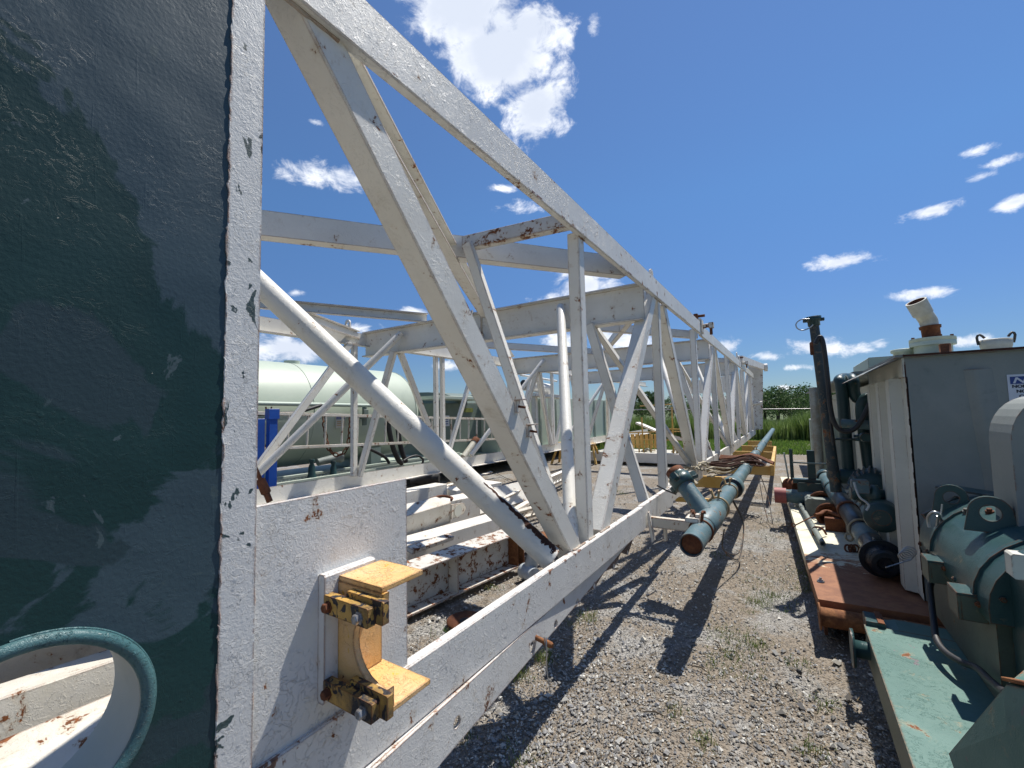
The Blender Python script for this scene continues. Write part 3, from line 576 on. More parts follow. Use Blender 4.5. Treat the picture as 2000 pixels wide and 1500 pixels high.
def pclamp(y,r,mat,parent,up=Vector((-.1,0,1))):
    m=MB(); n=30; m.tube([(PX+(r+.004)*math.sin(2*math.pi*i/n),y,PZ+(r+.004)*math.cos(2*math.pi*i/n)) for i in range(n)],.010,8,closed=True)
    for s_ in (-1,1): m.beam((PX+s_*.02-.01,y,PZ+r),(PX+s_*.035-.015,y-.01,PZ+r+.075),.016,.05,up=(0,1,0),c=.002); m.cyl((PX+s_*.03-.015,y,PZ+r+.065),(PX+s_*.055-.015,y,PZ+r+.07),.013,n=8)
    return m.build('pipe_clamp',mat,parent)
clampmat=paint('tan clamp paint',(.50,.36,.18),(.42,.30,.17),rust=.9,edge=1,peel=.3,scale=2)
pclamp(3.68,PR,'rust',sp); pclamp(4.62,PR+.012,clampmat,sp); pclamp(5.55,PR,clampmat,sp); pclamp(10.4,PR,clampmat,sp)
m=MB(); m.box(PX-.10,PX+.0,3.60,3.74,PZ+PR-.005,PZ+PR+.03,.004); m.box(PX-.07,PX-.04,3.64,3.70,PZ+PR+.03,PZ+PR+.05,.002); m.box(PX-.03,PX,3.63,3.69,PZ+PR+.03,PZ+PR+.055,.002); m.build('saddle_block','white_rusty',sp)
m=MB(); m.lathe((PX,5.75,PZ),(0,1,0),[(0,PR),(.01,PR+.035),(.05,PR+.045),(.22,PR+.045),(.24,PR+.02),(.30,PR)],32)
m.build('union_collar','teal',sp)
m=MB(); m.lathe((PX,5.742,PZ),(0,1,0),[(0,PR+.008),(.018,PR+.040)],32); m.build('union_seal','black_poly',sp)
for y in (7.6,9.7,13.0): m=MB(); m.lathe((PX,y,PZ),(0,1,0),[(0,PR),(.01,PR+.012),(.14,PR+.012),(.15,PR)],24); m.build('coupling','teal',sp)
# carrier arm
m=MB(); m.box(-1.10,-.66,3.90,3.912,.625,.712,.002); m.box(-1.10,-.66,3.912,3.96,.700,.712,.002); arm=m.build('pipe_carrier','white_rusty',mast)
m=MB(); m.prism([(0,0),(.012,0),(.05,-.235),(.025,-.26),(.0,-.1)],(-1.09,3.86,.76),(-1.09,3.90,.76),(1,0,0),(0,0,1)); m.box(-.99,-.965,3.97,4.01,.50,.63,.002); m.build('hanger_leg','white',arm)
# yellow carrying frame under the pipe
yf=thing('pipe_rack',(-.8,9.5,.45),'long yellow steel rack frame beside the mast under the blue pipe','pipe rack')
def ybar(p,q,w,h,name='cross_bar'): m=MB(); m.beam(p,q,w,h,c=.003); return m.build(name,'yellow_far',yf)
ybar((-1.3,7.15,.55),(-.72,7.2,.55),.06,.17); ybar((-1.25,9.0,.53),(-.32,9.0,.53),.07,.16); ybar((-1.2,11.7,.54),(-.34,11.7,.54),.07,.17); ybar((-1.15,13.4,.55),(-.34,13.4,.55),.07,.16); ybar((-1.15,15.5,.55),(-.5,15.5,.55),.07,.14)
ybar((-.31,8.9,.54),(-.37,13.5,.54),.06,.17,'side_rail'); ybar((-1.3,5.9,.50),(-.75,6.0,.49),.05,.06)
# rusty cable coils lying over the pipe and the rack
def coil(name,label,c,rx,ry,z,nl,r,mat):
    random.seed(len(label)); m=MB()
    for l in range(nl):
        pts=[]; ph=random.random()*6; a0,b0=rx*random.uniform(.75,1.08),ry*random.uniform(.35,1.05); zo=random.uniform(0,.06)
        for i in range(16):
            a=2*math.pi*i/16; x=c[0]+a0*math.cos(a)+.03*math.sin(3*a+ph); y=c[1]+b0*math.sin(a)+.25*a0*math.cos(a)
            zz=z+zo+.03*math.sin(2*a+ph)+.09*math.exp(-((x-PX)/.16)**2); pts.append((x,y,zz))
        m.tube(pts,r,7,closed=True,sub=3)
    return tag(m.build(name,mat),label,'cable coil')
coil('cable_coil','bundle of rusty brown cable draped over the blue pipe and rack',( -.86,7.9),.44,.38,.70,12,.010,'rust_dark')
coil('cable_coil','cream and grey rope bundle among the rusty cable near the mast foot',( -.98,7.6),.30,.22,.66,5,.012,'rope')
m=MB()
for k_ in range(7): y=8.9+.05*k_; m.tube([(-1.25,y,.70+.01*k_),(-.9,y+.05,.74),(-.62,y,.80),(-.35,y-.12,.70),(-.28,y-.2,.68)],.016,8,sub=3)
tag(m.build('rod_bundle','rust'),'bundle of rusty steel rods lying across the blue pipe on the yellow rack','rod bundle')
m=MB()
for a in (0,.06): m.tube([(-.58,5.4+a,.62),(-.50,5.5+a,.35),(-.52,5.1,.10+a),(-.60,4.6,.32),(-.56,4.45,.55)],.006,6,sub=5)
m.tube([(-.45,7.7,.6),(-.40,7.4,.3),(-.33,7.1,.05)],.006,6,sub=4); m.tube([(-.42,7.7,.6),(-.33,7.5,.3),(-.28,7.05,.05)],.006,6,sub=4)
tag(m.build('hanging_cable','pole'),'thin rusty cable hanging in a loop below the blue pipe','cable')
m=MB(); m.tube([P(1283,948,x=-1.12),P(1300,957,x=-1.05),P(1320,965,x=-1.0)],.008,8,sub=4); tag(m.build('cable','black_rubber'),'short black cable running from the mast upright to the pipe outlet','cable')
# litter of rope and flakes on the lower chord
m=MB(); random.seed(3)
for k_ in range(26):
    y=random.uniform(6.0,7.2); x=random.uniform(-1.22,-1.02); z=ZB1+.0+random.uniform(-.22,.02)*(x>-1.1); m.tube([(x,y,z+.02),(x+random.uniform(-.1,.1),y+random.uniform(-.1,.1),z+.05),(x+random.uniform(-.1,.1),y+.1,z+.01)],.014,5,sub=2)
tag(m.build('rope_litter','rope'),'heap of cream rope ends piled on the lower chord by the rack','rope')
# ================================================================== right side: rusty skid with tank, pump and pipes
SKA=math.radians(2.9)
def SK(u,v,z): # skid frame: u across to the right, v away, from the near left corner
    return Vector((.10+u*math.cos(SKA)-v*math.sin(SKA),3.84+u*math.sin(SKA)+v*math.cos(SKA),z))
SU=(math.cos(SKA),math.sin(SKA),0); SV=Vector((-math.sin(SKA),math.cos(SKA),0))
skid=thing('equipment_skid',SK(0,0,0),'flat steel skid deck, bare rust near the camera and cream paint farther off','skid')
m=MB(); m.prism([(0,0),(2.6,0),(2.6,-.14),(0.01,-.14)],SK(0,.0,.28),SK(0,6.3,.28),SU,(0,0,1)); m.build('deck_plate','deck_rust',skid)
m=MB(); m.prism([(0,0),(.02,0),(.02,-.12),(0,-.12)],SK(.03,.05,.139),SK(.03,6.2,.139),SU,(0,0,1)); m.build('side_rail','rust',skid)
m=MB(); a=SK(-.0,-.07,.19); m.cyl(a,SK(2.5,-.07,.19),.062,n=24); m.lathe(a-Vector(SU)*.008,SU,[(0,.088),(.010,.088)],24); m.build('front_roller','rust_orange',skid)
m=MB(); q=P(1603,1136,z=.283); m.lathe(q,(0,0,1),[(0,.026),(.006,.026),(.0062,.016),(.018,.016)],14); m.lathe(q+Vector((.0,0,.018)),(0,0,1),[(0,.009),(.014,.009)],8,False); m.build('deck_bolt','bolt',skid)
m=MB(); q=P(1633,1078,z=.30); m.box(q.x-.012,q.x+.012,q.y-.006,q.y+.006,.283,.295,.002); m.build('deck_chip','hub',skid)
# --- big grey green tank
TX,TY,TZ0,TZ1=.70,4.10,.30,1.985
tk=thing('grey_tank',(TX,TY,TZ0),'big grey green steel tank with roof vents and a white notice sign','storage tank')
F=lambda x,z:(x,z)
m=MB(); m.box(TX+.012,3.4,TY,TY+1.56,TZ0,TZ1,.004); m.build('tank_wall','tank_grey',tk)
# corrugated side: three shallow ribs facing the yard
pr=[(0,0)]; y=.0
for k_ in range(3):
    b=.14+k_*.47; pr+=[(b,0),(b+.03,.07),(b+.17,.07),(b+.20,0)]
pr+=[(1.56,0),(1.56,-.01),(0,-.01)]
m=MB(); m.prism([(a,-b) for a,b in pr],(TX+.011,TY,TZ0),(TX+.011,TY,TZ1-.14),(0,1,0),(1,0,0)); m.box(TX-.002,TX+.011,TY,TY+1.56,TZ1-.139,TZ1-.002); m.build('corrugated_side','tank_pale',tk)  # bounce light on this side is put into a paler beige colour
m=MB(); m.prism([(-.04,0),(2.8,.0),(2.8,.018),(-.04,.018)],(TX-.0,TY-.03,TZ1),(TX-.0,TY+1.60,TZ1),(1,0,0),(0,0,1)); m.prism([(0,0),(.02,.03),(-.20,-.09),(-.22,-.105)],(TX+.0,TY+.02,TZ1+.0),(TX+.0,TY+1.58,TZ1+.0),(1,0,0),(0,0,1)); roof=m.build('tank_roof','tank_grey',tk,'overhanging grey roof sheet with dark rusty rim')
m=MB(); m.box(TX+.0,3.4,TY-.034,TY-.031,TZ1+.003,TZ1+.017,.0005); m.build('roof_rim','rust_dark',roof)
m=MB(); x=1.03
# recessed crease in the front face
vs=[(x-.07,TY-.001,TZ1-.10),(x+.07,TY-.001,TZ1-.08),(x+.085,TY-.001,TZ0+.1),(x-.03,TY-.001,TZ0+.1)]
m.prism([(-.02,.02),(.02,-.002),(.05,-.026),(.075,-.030),(.10,-.020),(.15,-.002),(.17,.02)],(x-.04,TY+.0,TZ1-.11),(x+.06,TY+.0,TZ0+.05),(1,0,0),(0,1,0),smooth=True); m.build('front_crease','tank_grey',tk)
m=MB(); z=TZ0+.05
while z<TZ1-.12:
    l=random.uniform(.03,.14); m.box(TX+.0085,TX+.0085+random.uniform(.003,.007),TY-.0015,TY+.0,z,z+l,.0004); z+=l+random.uniform(.0,.09)
m.build('corner_rust_line','rust_dark',tk)
# sign
def text_obj(body,size,loc,mat,name,parent,shear=0,ax='xz',align='LEFT',ext=.0006,bold=0,sx=1):
    c=bpy.data.curves.new(name,'FONT'); c.body=body; c.size=size; c.shear=shear; c.extrude=ext; c.offset=bold; c.align_x=align
    t=bpy.data.objects.new(name,c); COL.objects.link(t); bpy.context.view_layer.update()
    me=bpy.data.meshes.new_from_object(t.evaluated_get(bpy.context.evaluated_depsgraph_get())); bpy.data.objects.remove(t,do_unlink=True); bpy.data.curves.remove(c)
    me.materials.clear(); me.materials.append(M[mat]); R_=Matrix.Rotation(math.pi/2,4,'X') if ax=='xz' else Matrix.Rotation(math.pi/2,4,'Z')@Matrix.Rotation(math.pi/2,4,'X')
    me.transform(R_@Matrix.Diagonal((sx,1,1,1))); o=bpy.data.objects.new(name,me); COL.objects.link(o); o.parent=parent; ORG[o.name]=Vector(loc); o.location=Vector(loc)-ORG[parent.name]; return o
a=P(1966,732,y=TY-.002); sw=.36; zt=a.z; sx0=a.x
sg=MB(); sg.box(sx0,sx0+sw,TY-.004,TY-.001,zt-.185,zt,.0005); sg=sg.build('notice_sign','sign_white',tk)
m=MB(); m.box(sx0+.012,sx0+sw-.012,TY-.0055,TY-.0042,zt-.062,zt-.014,.0004); m.build('sign_header','sign_blue',sg)
text_obj('NOTICE',.052,(sx0+.020,TY-.0062,zt-.056),'sign_white','header_word',sg,.25,bold=.0012,sx=1.45)
text_obj('NON-POTABLE WATER',.026,(sx0+.018,TY-.0046,zt-.086),'ink','sign_line',sg,bold=.0012,sx=1.12)
text_obj('NOT FOR HUMAN',.026,(sx0+.035,TY-.0046,zt-.118),'ink','sign_line',sg,bold=.0012,sx=1.12)
text_obj('CONSUMPTION',.026,(sx0+.045,TY-.0046,zt-.150),'ink','sign_line',sg,bold=.0012,sx=1.12)
# vent stack on the tank
VX,VY=.975,4.62; zr=TZ1+.018
m=MB(); m.cyl((VX,VY,zr),(VX,VY,zr+.10),.112,n=28); vb=m.build('vent_base','pale_vent',tk)
m=MB(); m.lathe((VX,VY,zr+.10),(0,0,1),[(0,.135),(.030,.137),(.034,.132),(.036,.137),(.060,.135)],28); 
fl=m.build('vent_flange','pale_vent',vb)
for k_ in range(8):
    m=MB(); a_=k_*math.pi/4+.2; m.lathe((VX+.118*math.cos(a_),VY+.118*math.sin(a_),zr+.158),(0,0,1),[(0,.011),(.016,.011)],6,False); m.build('flange_bolt','rust',fl)
m=MB(); t0=Vector((VX-.0,VY,zr+.16)); t1=t0+Vector((-.012,0,.14)); m.lathe(t0,(-.06,0,1),[(0,.066),(.005,.056),(.075,.056),(.078,.064),(.10,.066)],24); m.build('vent_riser','rust',vb)
m=MB(); e=Vector((VX-.008,VY,zr+.26)); dd=Vector((-.38,-.35,.86)).normalized(); m.tube([e,e+Vector((-.004,0,.04)),e+Vector((-.02,-.01,.075)),e+dd*.12+Vector((0,0,.01))],[.055,.056,.056,.056],22,sub=3); m.build('vent_elbow','hub',vb)
m=MB(); f0=e+dd*.10+Vector((0,0,.01)); m.cyl(f0,f0+dd*.115,.064,.066,n=26,hollow=.16); m.build('vent_mouth','hub',vb)
m=MB(); m.lathe(f0+dd*.060,dd,[(0,.0545),(.052,.0545),(.053,.0535),(.001,.05)],20); m.build('mouth_inside','rust',vb)
m=MB(); m.lathe((VX-.15,VY+.12,zr),(0,0,1),[(0,.070),(.07,.070),(.075,.085),(.10,.085),(.103,.07)],22); m.build('small_vent','pale_vent',tk)
m=MB(); q=P(1846,680,y=4.42); m.lathe((q.x,4.42,zr),(0,0,1),[(0,.045),(.012,.045),(.013,.032),(.085,.034),(.09,.030)],18); m.build('rusty_nozzle','rust',tk)
q=P(1945,672,y=4.6); m=MB(); m.lathe((q.x,4.6,zr-.01),(0,0,1),[(0,.062),(.02,.068),(.07,.083),(.12,.088),(.124,.07)],24); cp=m.build('filler_cap','hub',tk)
for s_ in (-1,1):
    m=MB(); m.tube([(q.x+s_*.090,4.6,zr+.08),(q.x+s_*.098,4.59,zr+.135),(q.x+s_*.083,4.585,zr+.155),(q.x+s_*.06,4.58,zr+.125)],.008,8,sub=2); m.build('cam_lever','pole',cp)
# --- second tank behind with ribbed wall and long roof
t2=thing('ribbed_tank',(.85,6.4,0),'long pale ribbed steel tank with a flat overhanging roof, behind the grey tank','storage tank')
m=MB(); m.box(.93,2.6,6.2,13.5,.35,1.93,.004); m.build('tank_wall','tank_pale',t2)
for k_ in range(12):
    m=MB(); y=6.4+k_*.58; m.prism([(0,0),(.05,-.06),(.16,-.06),(.21,0)],(.929,y,.5),(.929,y,1.80),(0,1,0),(1,0,0)); m.build('wall_rib','tank_pale',t2)
m=MB(); a_=P(1573,768,x=.50)
m.prism([(0,0),(2.2,.04),(2.2,.10),(0,.03)],(.45,16.0,2.04),(.60,5.9,1.985),(1,0,0),(0,0,1)); m.build('flat_roof','tank_grey',t2)
m=MB(); m.box(.74,2.2,5.95,7.2,2.03,2.16,.01); m.build('roof_duct','sage_light',t2)
for y in (6.9,9.5): m=MB(); m.cyl((.8,y,2.02),(.8,y,2.14),.035,n=12); m.build('roof_stub','teal_dark',t2)
m=MB(); p=P(1592,790,y=9.2); q=P(1600,922,y=9.2); m.cyl((p.x,9.2,1.98),(q.x,9.2,.28),.075,n=18); m.build('roof_post','rod',t2)
# dark yard clutter seen through the pipes
cab=thing('grey_cabinet',(.5,8.9,0),'narrow grey steel cabinet standing behind the dark pole','cabinet')
m=MB(); p=P(1582,828,y=9.6); m.box(p.x,p.x+.55,9.5,10.0,.02,1.42); m.build('cabinet_body','sage_light',cab); m=MB(); m.box(p.x+.3,p.x+.9,9.0,9.4,.28,1.1); m.build('side_box','tank_grey',cab)
# --- dark pole with hose
po=thing('dark_pole',P(1628,930,y=5.6),'tall dark rust patched pole with open top and small cable loop','pole')
b=P(1630,935,y=5.6); t=P(1589,628,y=5.6); m=MB(); m.cyl(b+(b-t)*.08,t,.050,.044,n=20); m.build('pole_tube','pole',po)
m=MB(); d=(t-b).normalized(); m.lathe(t-d*.05,d,[(0,.046),(.004,.056),(.05,.056),(.055,.072),(.10,.074),(.101,.050),(.08,.048)],22); col_=m.build('pole_collar','teal_dark',po)
for s_ in (-1,1): m=MB(); m.box(t.x+s_*.075-.02,t.x+s_*.075+.02,t.y-.02,t.y+.02,t.z+.0,t.z+.03,.004); m.build('collar_lug','teal_dark',col_)
m=MB(); pts=[P(x,y,y=5.5) for x,y in ((1581,623),(1565,624),(1555,632),(1557,641),(1567,645),(1580,641),(1588,634))]; m.tube(pts,.006,8,sub=4); m.build('cable_loop','wire',po)
m=MB(); m.box(t.x-.05,t.x+.06,t.y-.03,t.y+.0,t.z-.36,t.z-.22,.01); m.build('hose_saddle','rust',po)
hs=tag(MB().tube([P(x,y,y=5.35) for x,y in ((1593,672),(1601,658),(1607,668),(1612,700),(1617,745),(1621,790),(1628,822),(1640,839),(1655,843),(1671,836),(1684,818),(1694,798),(1703,780))],.022,12,sub=5).build('black_hose','black_rubber'),'black rubber hose hanging from the dark pole in a deep loop','hose')
m=MB(); m.tube([P(x,y,y=5.4) for x,y in ((1617,770),(1622,790),(1623,830),(1628,870))],.012,8,sub=3); tag(m.build('thin_hose','black_rubber'),'thin black hose hanging straight down beside the dark pole','hose')
# --- teal manifold
mf=thing('pipe_manifold',SK(.6,2.1,.28),'dark teal pipe manifold with two bent risers and a level crossing pipe','pipe manifold')
YM=5.75
def tp(pts,r,name,mat='teal_dark',yy=YM,sub=5): m=MB(); m.tube([P(x,y,y=yy+dy) for x,y,dy in pts],r,16,sub=sub); return m.build(name,mat,mf)
tp([(1658,928,0),(1653,870,0),(1648,800,0),(1643,752,0),(1640,742,.05),(1650,738,.25),(1660,741,.3)],.055,'tall_riser')
tp([(1652,745,.3),(1660,738,.15),(1667,744,0),(1668,765,0),(1674,778,0),(1688,782,0),(1702,778,0)],.052,'upper_bend')
tp([(1704,775,-.1),(1690,780,-.1),(1684,792,-.1),(1685,820,-.1),(1692,870,0),(1700,925,0)],.056,'near_riser')
tp([(1644,827,-.25),(1680,829,-.3),(1712,832,-.3)],.045,'crossing_pipe','teal')
tp([(1640,930,-.1),(1680,932,-.1),(1716,930,-.1)],.075,'base_pipe')
m=MB(); p=P(1638,928,y=YM-.1); m.lathe(p,(-1,-.1,0),[(0,.08),(.01,.095),(.05,.095),(.08,.07),(.10,.03)],20); m.build('pipe_cap','teal_dark',mf)
m=MB(); p=P(1692,862,y=YM-.05); m.lathe(p,(0,0,1),[(0,.06),(.005,.10),(.03,.10),(.034,.06),(.04,.10),(.065,.10),(.07,.06)],20); m.cyl(p+Vector((-.26,0,.02)),p+Vector((.14,-.04,.02)),.012,n=8); m.lathe(p+Vector((-.02,-.10,.05)),(0,-1,0),[(0,.05),(.08,.045)],14); m.build('valve','teal_dark',mf)
# --- motor driven pump
pm=thing('pump_motor',SK(.55,.9,.28),'dark teal finned electric motor and pump beside the pale corrugated tank end','pump')
c=P(1706,958,y=5.1); m=MB(); ax=Vector((.15,1,0)).normalized()
m.lathe(c,ax,[(0,.05),(.005,.15),(.04,.17),(.30,.17),(.33,.14)],32); body=m.build('motor_body','teal_dark',pm)
for k_ in range(26):
    a_=2*math.pi*k_/26; tt,sd,u=m.frame(c,c+ax); e=sd*math.cos(a_)+u*math.sin(a_); f=MB(); f.beam(c+e*.178-ax*.03,c+e*.178+ax*.28,.012,.034,up=e,c=.002); f.build('cooling_fin','teal',body)
c2=P(1722,1012,y=4.55); m=MB(); m.lathe(c2,ax,[(0,.06),(.005,.11),(.03,.12),(.26,.12),(.30,.06)],28); m.build('pump_casing','teal_dark',pm)
m=MB(); p=P(1660,962,y=4.8); m.lathe(p,(1,.1,-.05),[(0,.05),(.03,.065),(.05,.05),(.14,.05),(.15,.085),(.19,.085),(.2,.05),(.3,.05)],20); m.build('pump_inlet','machine',pm)
m=MB(); p=P(1668,950,y=4.8); m.box(p.x-.02,p.x+.10,4.75,4.85,p.z-.05,p.z+.06,.008); m.build('junction_box','teal',pm)
m=MB(); m.tube([P(x,y,y=4.45) for x,y in ((1668,942),(1673,958),(1680,972),(1692,981),(1697,988),(1692,997))],.008,8,sub=5); m.build('white_lead','pvc',pm)
# bracket ramp / angled feet
m=MB(); p=P(1672,985,z=.42); q=P(1708,1030,z=.36); m.beam(p,q,.12,.16,c=.004); m.build('foot_bracket','teal_dark',pm)
m=MB(); m.beam(p+Vector((0,0,.085)),q+Vector((0,0,.085)),.14,.008); m.build('foot_plate','sage_light',pm)
# --- valves and couplings at the left of the skid
vg=thing('gate_valve',SK(.16,1.9,.28),'dark teal gate valve block with square stem on the cream skid deck','valve')
c=P(1584,966,z=.45); cy=c.y; m=MB(); m.box(c.x-.15,c.x+.15,cy-.12,cy+.12,.285,.62,.02); m.box(c.x-.20,c.x+.20,cy-.07,cy+.07,.60,.66,.006); m.build('valve_body','teal_dark',vg)
m=MB(); m.box(c.x-.02,c.x+.07,cy-.04,cy+.04,.66,1.05,.006); m.build('valve_stem','teal_dark',vg)
m=MB(); m.lathe((c.x-.15,cy+.15,.52),(-1,.9,0),[(0,.09),(.12,.085),(.13,.10),(.16,.10)],20); m.build('valve_outlet','rust',vg)
m=MB(); m.box(c.x-.08,c.x+.22,cy-.62,cy-.16,.285,.50,.03); m.build('valve_casing','mesh_dark',vg)
m=MB(); p0=P(1598,973,z=.42); m.lathe((p0.x,p0.y,.42),(-1,.02,0),[(0,.10),(.14,.104),(.15,.095),(.30,.095),(.31,.088),(.40,.088)],24); n1=m.build('side_nozzle','teal',vg)
m=MB(); m.lathe((p0.x-.36,p0.y+.008,.42),(-1,.02,0),[(0,.105),(.14,.105)],24); m.build('red_band','red_tape',n1)
for (x,y,zz,r,lab) in ((1608,985,.42,.16,0),(1622,1008,.38,.145,1)):
    p=P(x,y,z=zz); m=MB(); ax=Vector((.05,-1,.12)).normalized(); m.lathe(p-ax*.16,ax,[(0,r*.75),(.05,r*.8),(.10,r),(.13,r),(.131,r*.74),(.08,r*.66),(.02,r*.35)],26); m.build('open_hub','rust',vg)
m=MB(); p=P(1630,1035,z=.30); m.box(p.x-.08,p.x+.10,p.y,p.y+.08,.285,.42,.004); m.build('hub_stand','rust',vg)
m=MB(); m.tube([P(x,y,z=.44) for x,y in ((1592,1006),(1602,1004),(1609,999),(1618,999),(1632,1004),(1645,1010))],.020,8,sub=3); m.build('hammer_clamp','rust',vg)
# levers
for k_,(x0,y0,x1,y1,w,mt,lab) in enumerate(((1531,884,1542,945,.022,'sage_light','thin pale lever bar standing at the far left skid edge'),(1544,877,1548,938,.045,'teal_dark','flat dark lever bar standing at the far left skid edge'))):
    m=MB(); m.beam(P(x1,y1,y=7.5),P(x0,y0,y=7.5),w,.02,up=(0,1,0)); tag(m.build('lever_bar',mt),lab,'lever')
m=MB(); m.tube([P(1548,903,y=7.3),P(1580,905,y=7.0),P(1615,906,y=6.6)],.010,8); tag(m.build('tie_rod','teal_dark'),'thin dark rod running level from the lever bar to the pole','rod')
# grey rod lying on the deck
p0=P(1607,1062,z=.34); p1=P(1543,950,z=.34); m=MB(); m.cyl(p0,p1,.026,n=18,hollow=.35); rd=tag(m.build('grey_rod','mesh_dark'),'pale grey steel pipe lying lengthwise on the rusty skid deck','steel pipe')
m=MB(); q=P(1598,1036,z=.34); m.tube([(q.x-.045,q.y,.285),(q.x-.04,q.y,.36),(q.x,q.y,.375),(q.x+.04,q.y,.36),(q.x+.07,q.y+.03,.30)],.010,8,sub=3); tag(m.build('rod_clip','rust'),'rusty strap clip over the pale grey pipe on the deck','clip')
m=MB(); pts=[P(1606,1003,z=.42),P(1585,1010,z=.40),P(1565,1020,z=.36),P(1553,1026,z=.31)]; m.tube(pts,.007,8,sub=3); r_=.018; e=pts[-1]; m.tube([(e.x-.015+r_*math.cos(a),e.y,e.z+r_*math.sin(a)) for a in [2*math.pi*i/14 for i in range(14)]],.006,7,closed=True); tag(m.build('eye_wrench','rust'),'dark eye ended wrench hanging over the left edge of the rusty deck','wrench')
# long black hose pipe with bands and big hub
hp=thing('rotary_hose',P(1735,1108,z=.42),'thick black and teal banded pipe with a heavy hub end, leaning along the skid deck','pipe')
A_=P(1716,1082,z=.44); B_=P(1612,932,z=.66); d=(B_-A_); L_=d.length
def seg(a,b,r,mat,nm): m=MB(); m.lathe(A_+d*a,d.normalized(),[(0,r-.004),(.004,r),((b-a)*L_-.004,r),((b-a)*L_,r-.004)],26); return m.build(nm,mat,hp)
seg(-.03,.09,.090,'black_poly','pipe_barrel'); seg(.0901,.19,.091,'teal','paint_band'); seg(.1901,.42,.090,'black_poly','pipe_barrel'); seg(.42,.44,.102,'rust','pipe_ring'); seg(.4401,.58,.090,'black_poly','pipe_barrel'); seg(.5801,1.0,.092,'teal','paint_band'); seg(.75,.77,.102,'teal_dark','pipe_ring'); seg(.96,1.01,.112,'teal_dark','pipe_ring')
m=MB(); dn=-d.normalized(); m.lathe(A_-dn*.01,dn,[(0,.090),(.01,.115),(.06,.120),(.09,.145),(.12,.148),(.122,.115),(.19,.100),(.22,.104),(.23,.088),(.235,.055),(.20,.05)],28,False); m.build('hub_end','black_poly',hp)
m=MB(); m.box(A_.x-.03,A_.x+.03,A_.y-.04,A_.y+.02,A_.z+.09,A_.z+.13,.006); m.build('hub_lug','teal_dark',hp)
m=MB()
c0=A_+d*.21; tt,sd,u=m.frame(A_,B_); m.tube([c0+(sd*math.cos(a)+u*math.sin(a))*.100 for a in [2*math.pi*i/18 for i in range(18)]],.011,8,closed=True); tag(m.build('rope_sling','rope'),'cream rope sling tied round the thick black pipe','rope')
m=MB(); q=P(1658,1040,z=.42); m.tube([c0+Vector((-.075,0,.0)),q+Vector((0,.0,.06)),q],.014,8,sub=3); m.tube([(q.x+.028*math.cos(a),q.y,q.z-.045+.035*math.sin(a)) for a in [2*math.pi*i/14 for i in range(14)]],.010,8,closed=True)
tag(m.build('rope_tail','rope'),'frayed rope end and knot hanging beside the thick black pipe','rope')
m=MB(); q=P(1664,1068,z=.33)
for i in range(3): cc=q+Vector((-.03+.03*i,.015*i,.0)); m.tube([(cc.x+.024*math.cos(a),cc.y+.024*math.sin(a)*.6,cc.z-.02+.030*math.sin(a)) for a in [2*math.pi*j/12 for j in range(12)]],.009,7,closed=True)
tag(m.build('rusty_shackle','rust'),'small heap of rusty shackles on the skid deck below the rope','shackle')
m=MB(); q=P(1776,1094,y=3.9)
for i in range(4): m.tube([(q.x-.02+.010*i+.035*math.cos(a),q.y+.01*i,q.z+.02+.03*math.sin(a)+.01*i) for a in [2*math.pi*j/14 for j in range(14)]],.0035,6,closed=True)
m.tube([q,P(1745,1104,y=3.9),P(1730,1108,y=3.85)],.004,6); tag(m.build('wire_coil','wire'),'small coil of steel wire hanging at the tank corner','wire')
# ================================================================== green foreground deck with machine
gd=thing('green_deck',(.3,2.0,0),'sun bleached green steel deck with rust flakes, in the near right corner','skid')
m=MB(); m.prism([(0,0),(2.4,0),(2.4,-.02),(0,-.02)],(.30,.9,.37),(.30,3.31,.37),(1,0,0),(0,0,1)); m.prism([(.16,0),(2.4,0),(2.4,-.02),(.08,-.02)],(.30,3.311,.3695),(.30,3.47,.3695),(1,0,0),(0,0,1)); m.build('deck_plate','teal_light',gd)
m=MB(); m.prism([(0,0),(.14,0),(.14,-.16),(.12,-.30),(.03,-.30),(.0,-.16)],(.303,.9,.349),(.303,3.28,.349),(1,0,0),(0,0,1)); m.build('edge_beam','machine_wall',gd)
m=MB(); m.box(.31,.40,3.30,3.45,.33,.395,.004); m.build('corner_step','machine',gd)
m=MB(); m.box(.365,.395,3.29,3.46,.3955,.402,.001); m.build('step_strip','rust',gd)
m=MB(); m.lathe((.222,3.16,.285),(1,0,0),[(0,.10),(.014,.10),(.0145,.045),(.09,.045)],30); m.build('pipe_flange','machine',gd)
# machine
mc=thing('gear_machine',(.95,3.1,.37),'dark blue green gear machine with rounded top and two round lifting lugs','machine')
mx0,my0,my1=.66,2.66,3.74
m=MB(); m.box(mx0+.02,1.45,my0,my1,.37,.85,.01); m.build('machine_base','machine_wall',mc)
m=MB(); pr=[]; cx,cz,r=1.03,.80,.38; r_c=r
for i in range(17): a=math.pi-math.pi*i/16; pr.append((cx+r*math.cos(a),cz+r*.80*math.sin(a)))
pr=[(mx0-.008,.74)]+pr+[(1.41,.74)]
m.prism(pr,(0,my0-.05,0),(0,my1,0),(1,0,0),(0,0,1),smooth=False); o=m.build('round_cover','machine',mc)
for pgn in o.data.polygons: pgn.use_smooth=len(pgn.vertices)==4 and abs(pgn.normal.y)<.5
for (px,py,yy,r) in ((1858,972,3.62,.075),(1935,1003,3.02,.080)):
    p=P(px,py,y=yy); m=MB(); n=28; o_=[]
    for i in range(n):
        a=2*math.pi*i/n; c_,s_=math.cos(a),math.sin(a); o_.append((c_*r,s_*r) if s_>-.1 else (c_*r*1.25,-r*1.15))
    m.plate(o_,circ(r*.47,n),(p.x,p.y,p.z),(.96,-.18,0),(0,0,1),.03,(-.18,-.96,0)); m.build('lifting_lug','machine',mc)
